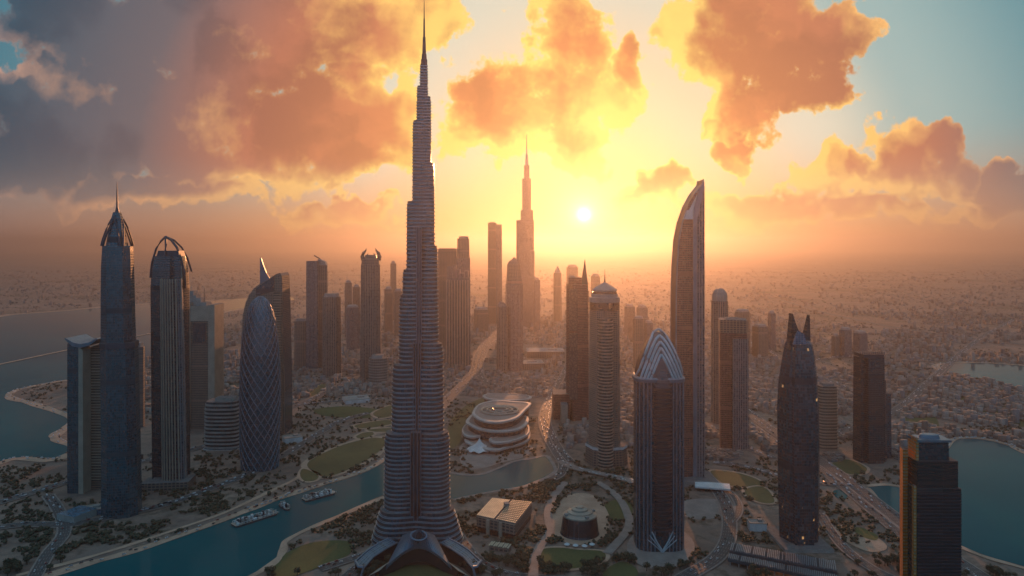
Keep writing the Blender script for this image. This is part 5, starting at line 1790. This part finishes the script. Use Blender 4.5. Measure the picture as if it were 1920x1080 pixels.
ZONES = [  # px box, count, label
    ((0, 880, 430, 1085), 900, 'dark bushy tree among the streets and strips left of the canal'),
    ((380, 820, 735, 960), 420, 'dark bushy tree on the sandy park bank left of the tallest tower'),
    ((500, 940, 735, 1085), 420, 'dark bushy tree on the canal point beside the tallest tower foot'),
    ((845, 895, 1040, 1085), 480, 'dark bushy tree around the slatted hall right of the tallest tower'),
    ((1000, 880, 1190, 1085), 420, 'dark bushy tree around the drum pavilion and oval lawn'),
    ((1180, 900, 1400, 1085), 260, 'dark bushy tree between the ribbed tower plaza and the two-finned dark tower'),
    ((1395, 880, 1700, 1085), 520, 'dark bushy tree on the scrubby plots beside the highway by the lake'),
    ((1800, 1035, 1925, 1085), 60, 'dark bushy tree on the strip below the large lake'),
]
cand, lab = [], []
for zi, ((x0, y0, x1, y1), n, lb) in enumerate(ZONES):
    P = ground_pts(NR.uniform(x0, x1, n * 3), NR.uniform(y0, y1, n * 3))
    w = vnoise(P, 42, 3) * .65 + vnoise(P, 14, 4) * .35
    keep = (w > .42) & ~blocked(P, True, 1.0, 44, 2.0)
    P = P[keep][:n]
    cand.append(P); lab += [zi] * len(P)
cand = np.concatenate(cand); lab = np.array(lab)
order = np.argsort(cand[:, 1])
near_t, far_t = order[:300], order[300:]
first = True
for j, i in enumerate(near_t):
    s = R.uniform(.75, 1.5)
    r = bpy.data.objects.new('bushy_tree', None); COL.objects.link(r)
    r.location = (cand[i, 0], cand[i, 1], 0); r.rotation_euler.z = R.uniform(0, 6.28); r.scale = (s, s, s * R.uniform(.85, 1.2))
    tag(r, ZONES[lab[i]][2], 'tree', ['trees of the left streets', 'trees of the park bank', 'trees of the canal point', 'trees around the slatted hall', 'trees around the pavilion', 'trees by the round plaza', 'trees by the highway', 'trees below the lake'][lab[i]])
    for nm, me in (('crown', CROWNS[j % 6]), ('trunk', TRUNK)):
        o = bpy.data.objects.new(nm, me); COL.objects.link(o); o.parent = r


def blob_mass(name, P, size, mat, label):
    """many small trees as one mass: irregular leafy lumps"""
    n = len(P)
    k = 3
    V = np.repeat(ICO_V[None], n * k, 0)
    V = V * NR.uniform(.6, 1.35, (n * k, 12, 1))
    sc = np.repeat(size, k)[:, None, None] * NR.uniform(.45, .8, (n * k, 1, 1))
    V = V * sc * np.array([1, 1, .85])
    off = NR.normal(size=(n * k, 1, 3)) * np.repeat(size, k)[:, None, None] * np.array([.55, .55, .2])
    base = np.concatenate([np.repeat(P, k, 0), (np.repeat(size, k) * .75)[:, None]], 1)[:, None, :]
    V = (V + off + base).reshape(-1, 3)
    Fc = (ICO_F[None] + (np.arange(n * k) * 12)[:, None, None]).reshape(-1, 3)
    me = bpy.data.meshes.new(name)
    me.vertices.add(len(V)); me.vertices.foreach_set('co', V.astype(np.float32).ravel())
    me.loops.add(Fc.size); me.loops.foreach_set('vertex_index', Fc.astype(np.int32).ravel())
    me.polygons.add(len(Fc)); me.polygons.foreach_set('loop_start', np.arange(0, Fc.size, 3, dtype=np.int32))
    me.update(calc_edges=True)
    me.materials.append(mat)
    o = bpy.data.objects.new(name, me); COL.objects.link(o)
    return tag(o, label, None, None, 'stuff')


# far scatter: even in the picture's depth so that the plain keeps its grain to the horizon
n = 26000
py = 470 + (NR.random(n) ** 1.15) * 420
P = ground_pts(NR.uniform(-60, 1980, n), py)
keep = (vnoise(P, 260, 8) * .6 + vnoise(P, 60, 9) * .4 > .46) & ((P[:, 1] < 5000) | (NR.random(n) < .35)) & ~blocked(P, True, 1.0, 50, 3)
P = P[keep]
P = np.concatenate([P, cand[far_t]])
size = np.clip(P[:, 1] / 1280 * .9, 3.2, 11) * NR.uniform(.6, 1.5, len(P))
blob_mass('tree_cover', P, size, M_LEAF, 'scattered dark trees over the far plain and parks')

n = 60000
py = 466 + (NR.random(n) ** 1.2) * 400
P = ground_pts(NR.uniform(-60, 1980, n), py)
keep = (vnoise(P, 420, 21) * .6 + vnoise(P, 110, 22) * .4 > .40) & (P[:, 1] < 12000) & ~blocked(P, True, 1.0, 58, 6)
P = P[keep]
# the park in front stays open
pxs = P[:, 0] / P[:, 1] * FP + 960
pys = HORIZON + FP * HCAM / P[:, 1]
park = ((pxs > 560) & (pxs < 1060) & (pys > 745)) | ((pxs > 430) & (pxs < 760) & (pys > 800)) | ((pxs > 1000) & (pxs < 1340) & (pys > 880)) | ((pxs < 140) & (pys > 690) & (pys < 865))
P = P[~park]
P = P[(P[:, 1] < 4500) | (NR.random(len(P)) < .5)]
P = P[np.argsort(P[:, 1])]
H_IND = 300
W = np.clip(P[:, 1] / 1280 * NR.uniform(1.6, 4.2, len(P)), 11, 46)
D = W * NR.uniform(.55, 1.4, len(P))
Hh = np.clip(NR.gamma(2.2, 3.6, len(P)), 3.5, 40) * np.where(P[:, 1] > 2500, 1.2, .85)
ang = np.round(vnoise(P, 500, 30) * 5) / 5 * 2.2 + NR.normal(0, .04, len(P))
H_MATS = [plain('house_sand', (0.25, 0.18, 0.14), .85), plain('house_pale', (0.3, 0.24, 0.2), .8), plain('house_brown', (0.16, 0.11, 0.09), .85), plain('house_grey', (0.18, 0.165, 0.16), .8)]
H_WALL = [facade('villa_wall_' + w, (.03, .03, .035), c, 3.6, 3.4, .5, .5, .3, 1.6) for w, c in (('sand', (.28, .2, .15)), ('pale', (.4, .33, .27)), ('brown', (.16, .1, .08)), ('grey', (.2, .19, .18)))]


def boxes_mass(name, idx, mats, label):
    n = len(idx)
    c, s = np.cos(ang[idx]), np.sin(ang[idx])
    w, d, h = W[idx] / 2, D[idx] / 2, Hh[idx]
    V = np.zeros((n, 8, 3))
    for k, (a, b, z) in enumerate(((-1, -1, 0), (1, -1, 0), (1, 1, 0), (-1, 1, 0), (-1, -1, 1), (1, -1, 1), (1, 1, 1), (-1, 1, 1))):
        V[:, k, 0] = P[idx, 0] + a * w * c - b * d * s
        V[:, k, 1] = P[idx, 1] + a * w * s + b * d * c
        V[:, k, 2] = z * h
    q = np.array([(0, 1, 5, 4), (1, 2, 6, 5), (2, 3, 7, 6), (3, 0, 4, 7), (4, 5, 6, 7)])
    Fc = (q[None] + (np.arange(n) * 8)[:, None, None]).reshape(-1, 4)
    me = bpy.data.meshes.new(name)
    me.vertices.add(n * 8); me.vertices.foreach_set('co', V.astype(np.float32).ravel())
    me.loops.add(Fc.size); me.loops.foreach_set('vertex_index', Fc.astype(np.int32).ravel())
    me.polygons.add(len(Fc)); me.polygons.foreach_set('loop_start', np.arange(0, Fc.size, 4, dtype=np.int32))
    for m in mats: me.materials.append(m)
    mi = np.repeat(NR.choice(len(mats), n, p=[.4, .2, .22, .18]), 5)
    me.polygons.foreach_set('material_index', mi.astype(np.int32))
    me.update(calc_edges=True)
    o = bpy.data.objects.new(name, me); COL.objects.link(o)
    return tag(o, label, None, None, 'stuff')


boxes_mass('far_houses', np.arange(H_IND, len(P)), H_MATS, 'low pale houses covering the far plain to the horizon')
HV = []
for k in range(12):
    w, d, h = R.uniform(12, 26), R.uniform(10, 20), R.uniform(4, 11)
    mb = MB(); mb.box(0, 0, 0, h, w, d, 0, 0, 1)
    if k % 2: mb.box(w * .3, d * .35, 0, h * .6, w * .6, d * .6, 0, 0, 1)
    a = mb.build('wall', [H_WALL[k % 4], H_MATS[k % 4]])
    mb = MB()
    for sx in (-1, 1): mb.box(sx * (w / 2 - .3), 0, h, h + .9, .6, d)
    for sy in (-1, 1): mb.box(0, sy * (d / 2 - .3), h, h + .9, w - 1.3, .6)
    mb.box(-w * .2, d * .1, h + .05, h + 2.6, w * .25, d * .3)
    b_ = mb.build('roof', H_MATS[(k + 1) % 4])
    HV.append((a.data, b_.data))
    bpy.data.objects.remove(a); bpy.data.objects.remove(b_)
for i in range(min(H_IND, len(P))):
    x, y = P[i]
    px_, py_ = x / y * FP + 960, HORIZON + FP * HCAM / y
    k = i % 12
    tint = ('sand-coloured', 'pale', 'brown', 'grey')[k % 4]
    where = 'on the left shore below the spired tower' if px_ < 270 else 'between the towers of the left cluster' if px_ < 560 else 'around the feet of the towers right of the sun' if px_ < 1460 else 'on the plain left of the large lake' if px_ < 1700 else 'on the plain beyond the large lake'
    r = bpy.data.objects.new('flat_house', None); COL.objects.link(r)
    r.location = (x, y, 0); r.rotation_euler.z = ang[i]
    tag(r, 'low ' + tint + ' flat-roofed house ' + where, 'house', tint + ' houses ' + where)
    for nm, me in zip(('wall', 'roof'), HV[k]):
        o = bpy.data.objects.new(nm, me); COL.objects.link(o); o.parent = r

# cars along the nearer roads
def car_meshes(col, nm):
    m = plain('car_paint_' + nm, col, .3, .2, .05)
    mb = MB()
    pr = lambda y: [(-2.2, y, .35), (2.2, y, .35), (2.25, y, .75), (1.2, y, .95), (-2.15, y, 1.0), (-2.25, y, .7)]
    mb.extrude([(p[0], p[2]) for p in pr(0)], -.9, .9, 0)
    a = mb.build('body', m)
    mb = MB(); mb.loft([[(-1.9, -.85, .98), (.9, -.85, .98), (.9, .85, .98), (-1.9, .85, .98)], [(-1.5, -.7, 1.5), (.2, -.7, 1.5), (.2, .7, 1.5), (-1.5, .7, 1.5)]], 0, 1)
    b_ = mb.build('cabin', [M_RECESS, m])
    mb = MB(); mb.tube([(0, -.1, 0), (0, .1, 0)], .34, 8)
    c = mb.build('wheel', M_DARKROOF)
    ds = [o.data for o in (a, b_, c)]
    for o in (a, b_, c): bpy.data.objects.remove(o)
    return ds
CARS = [(n, car_meshes(c, n)) for n, c in (('white', (.6, .6, .6)), ('black', (.02, .02, .022)), ('silver', (.35, .36, .38)), ('red', (.3, .03, .02)))]
ROADS_CAR = [(i, ROAD_PX[i]) for i in range(len(ROAD_PX)) if 7 < ROAD_PX[i][1] < 17 and np.mean([q[1] for q in ROAD_PX[i][0]]) > 820]
spots = []
for i, (pxl, w) in ROADS_CAR:
    g = [at(a, b) for a, b in pxl]
    for a, b_ in zip(g[:-1], g[1:]):
        L = (b_ - a).length
        t = R.uniform(0, 14)
        while t < L:
            d = (b_ - a) / L
            sd = R.choice((-1, 1)) * R.uniform(.12, .36) * w / .6
            p = a + d * t + Vector((-d.y, d.x, 0)) * sd
            q = p.x / p.y * FP + 960
            if 0 < q < 1920 and p.y > 925: spots.append((p.y, p.x, math.atan2(d.y, d.x) + (math.pi if sd > 0 else 0), q))
            t += R.uniform(12, 42)
spots.sort()
for j, (y, x, a, q) in enumerate(spots[:240]):
    cn, ds = CARS[R.choice((0, 0, 1, 2, 2, 3))]
    where = 'on the roads of the lower left shore' if q < 480 else 'on the roads by the foot of the tallest tower' if q < 1010 else 'on the road beside the round plaza' if q < 1420 else 'on the roads by the large lake'
    r = bpy.data.objects.new('car', None); COL.objects.link(r)
    r.location = (x, y, 2.3); r.rotation_euler.z = a; r.scale = (1.15,) * 3
    tag(r, 'small ' + cn + ' car ' + where, 'car', cn + ' cars ' + where)
    k4 = 0
    for nm, me in zip(('body', 'cabin') + ('wheel',) * 4, ds[:2] + ds[2:] * 4):
        o = bpy.data.objects.new(nm, me); COL.objects.link(o); o.parent = r
        if nm == 'wheel':
            o.location = ((-1.4, -.92, .34), (1.4, -.92, .34), (-1.4, .92, .34), (1.4, .92, .34))[k4 % 4]; k4 += 1

# the traffic further off, too small to tell apart
idx = []
for i, (pxl, w) in enumerate(ROAD_PX):
    if not 7 < w < 24: continue
    g = [at(a, b) for a, b in pxl]
    for a, b_ in zip(g[:-1], g[1:]):
        L = (b_ - a).length
        t = R.uniform(0, 10)
        while t < L:
            d = (b_ - a) / max(L, .1)
            sd = R.choice((-1, 1)) * R.uniform(.1, .36) * w / .6
            p = a + d * t + Vector((-d.y, d.x, 0)) * sd
            if p.y > 1150 and p.y < 5000: idx.append((p.x, p.y, math.atan2(d.y, d.x)))
            t += R.uniform(9, 30)
tmb = MB()
for x, y, a in idx[:5200]:
    tmb.box(x, y, 2.2, 3.9, R.uniform(4.5, 6.5), 2.2, a, R.choice((0, 0, 1, 2)), taper=.85)
tag(tmb.build('traffic', [CARS[0][1][0].materials[0], CARS[1][1][0].materials[0], CARS[2][1][0].materials[0]]), 'distant traffic strung along the far roads', None, None, 'stuff')

# ------------------------------------------------------------------ evening haze
def make_haze(dens=0.7e-4):
    mb = MB()
    mb.box(0, 20500, -1.0, 840.0, 60000, 47000)
    m = bpy.data.materials.new('haze_air')
    m.use_nodes = True
    m.node_tree.nodes.clear()
    b = NB(m.node_tree)
    o = b.node('ShaderNodeOutputMaterial')
    v = b.node('ShaderNodeVolumePrincipled')
    v.inputs['Color'].default_value = (0.44, 0.42, 0.415, 1)
    v.inputs['Density'].default_value = dens
    v.inputs['Anisotropy'].default_value = 0.78
    m.node_tree.links.new(v.outputs[0], o.inputs['Volume'])
    return tag(mb.build('haze', m), 'warm dusty evening haze over the whole city', None, None, 'stuff')
make_haze()
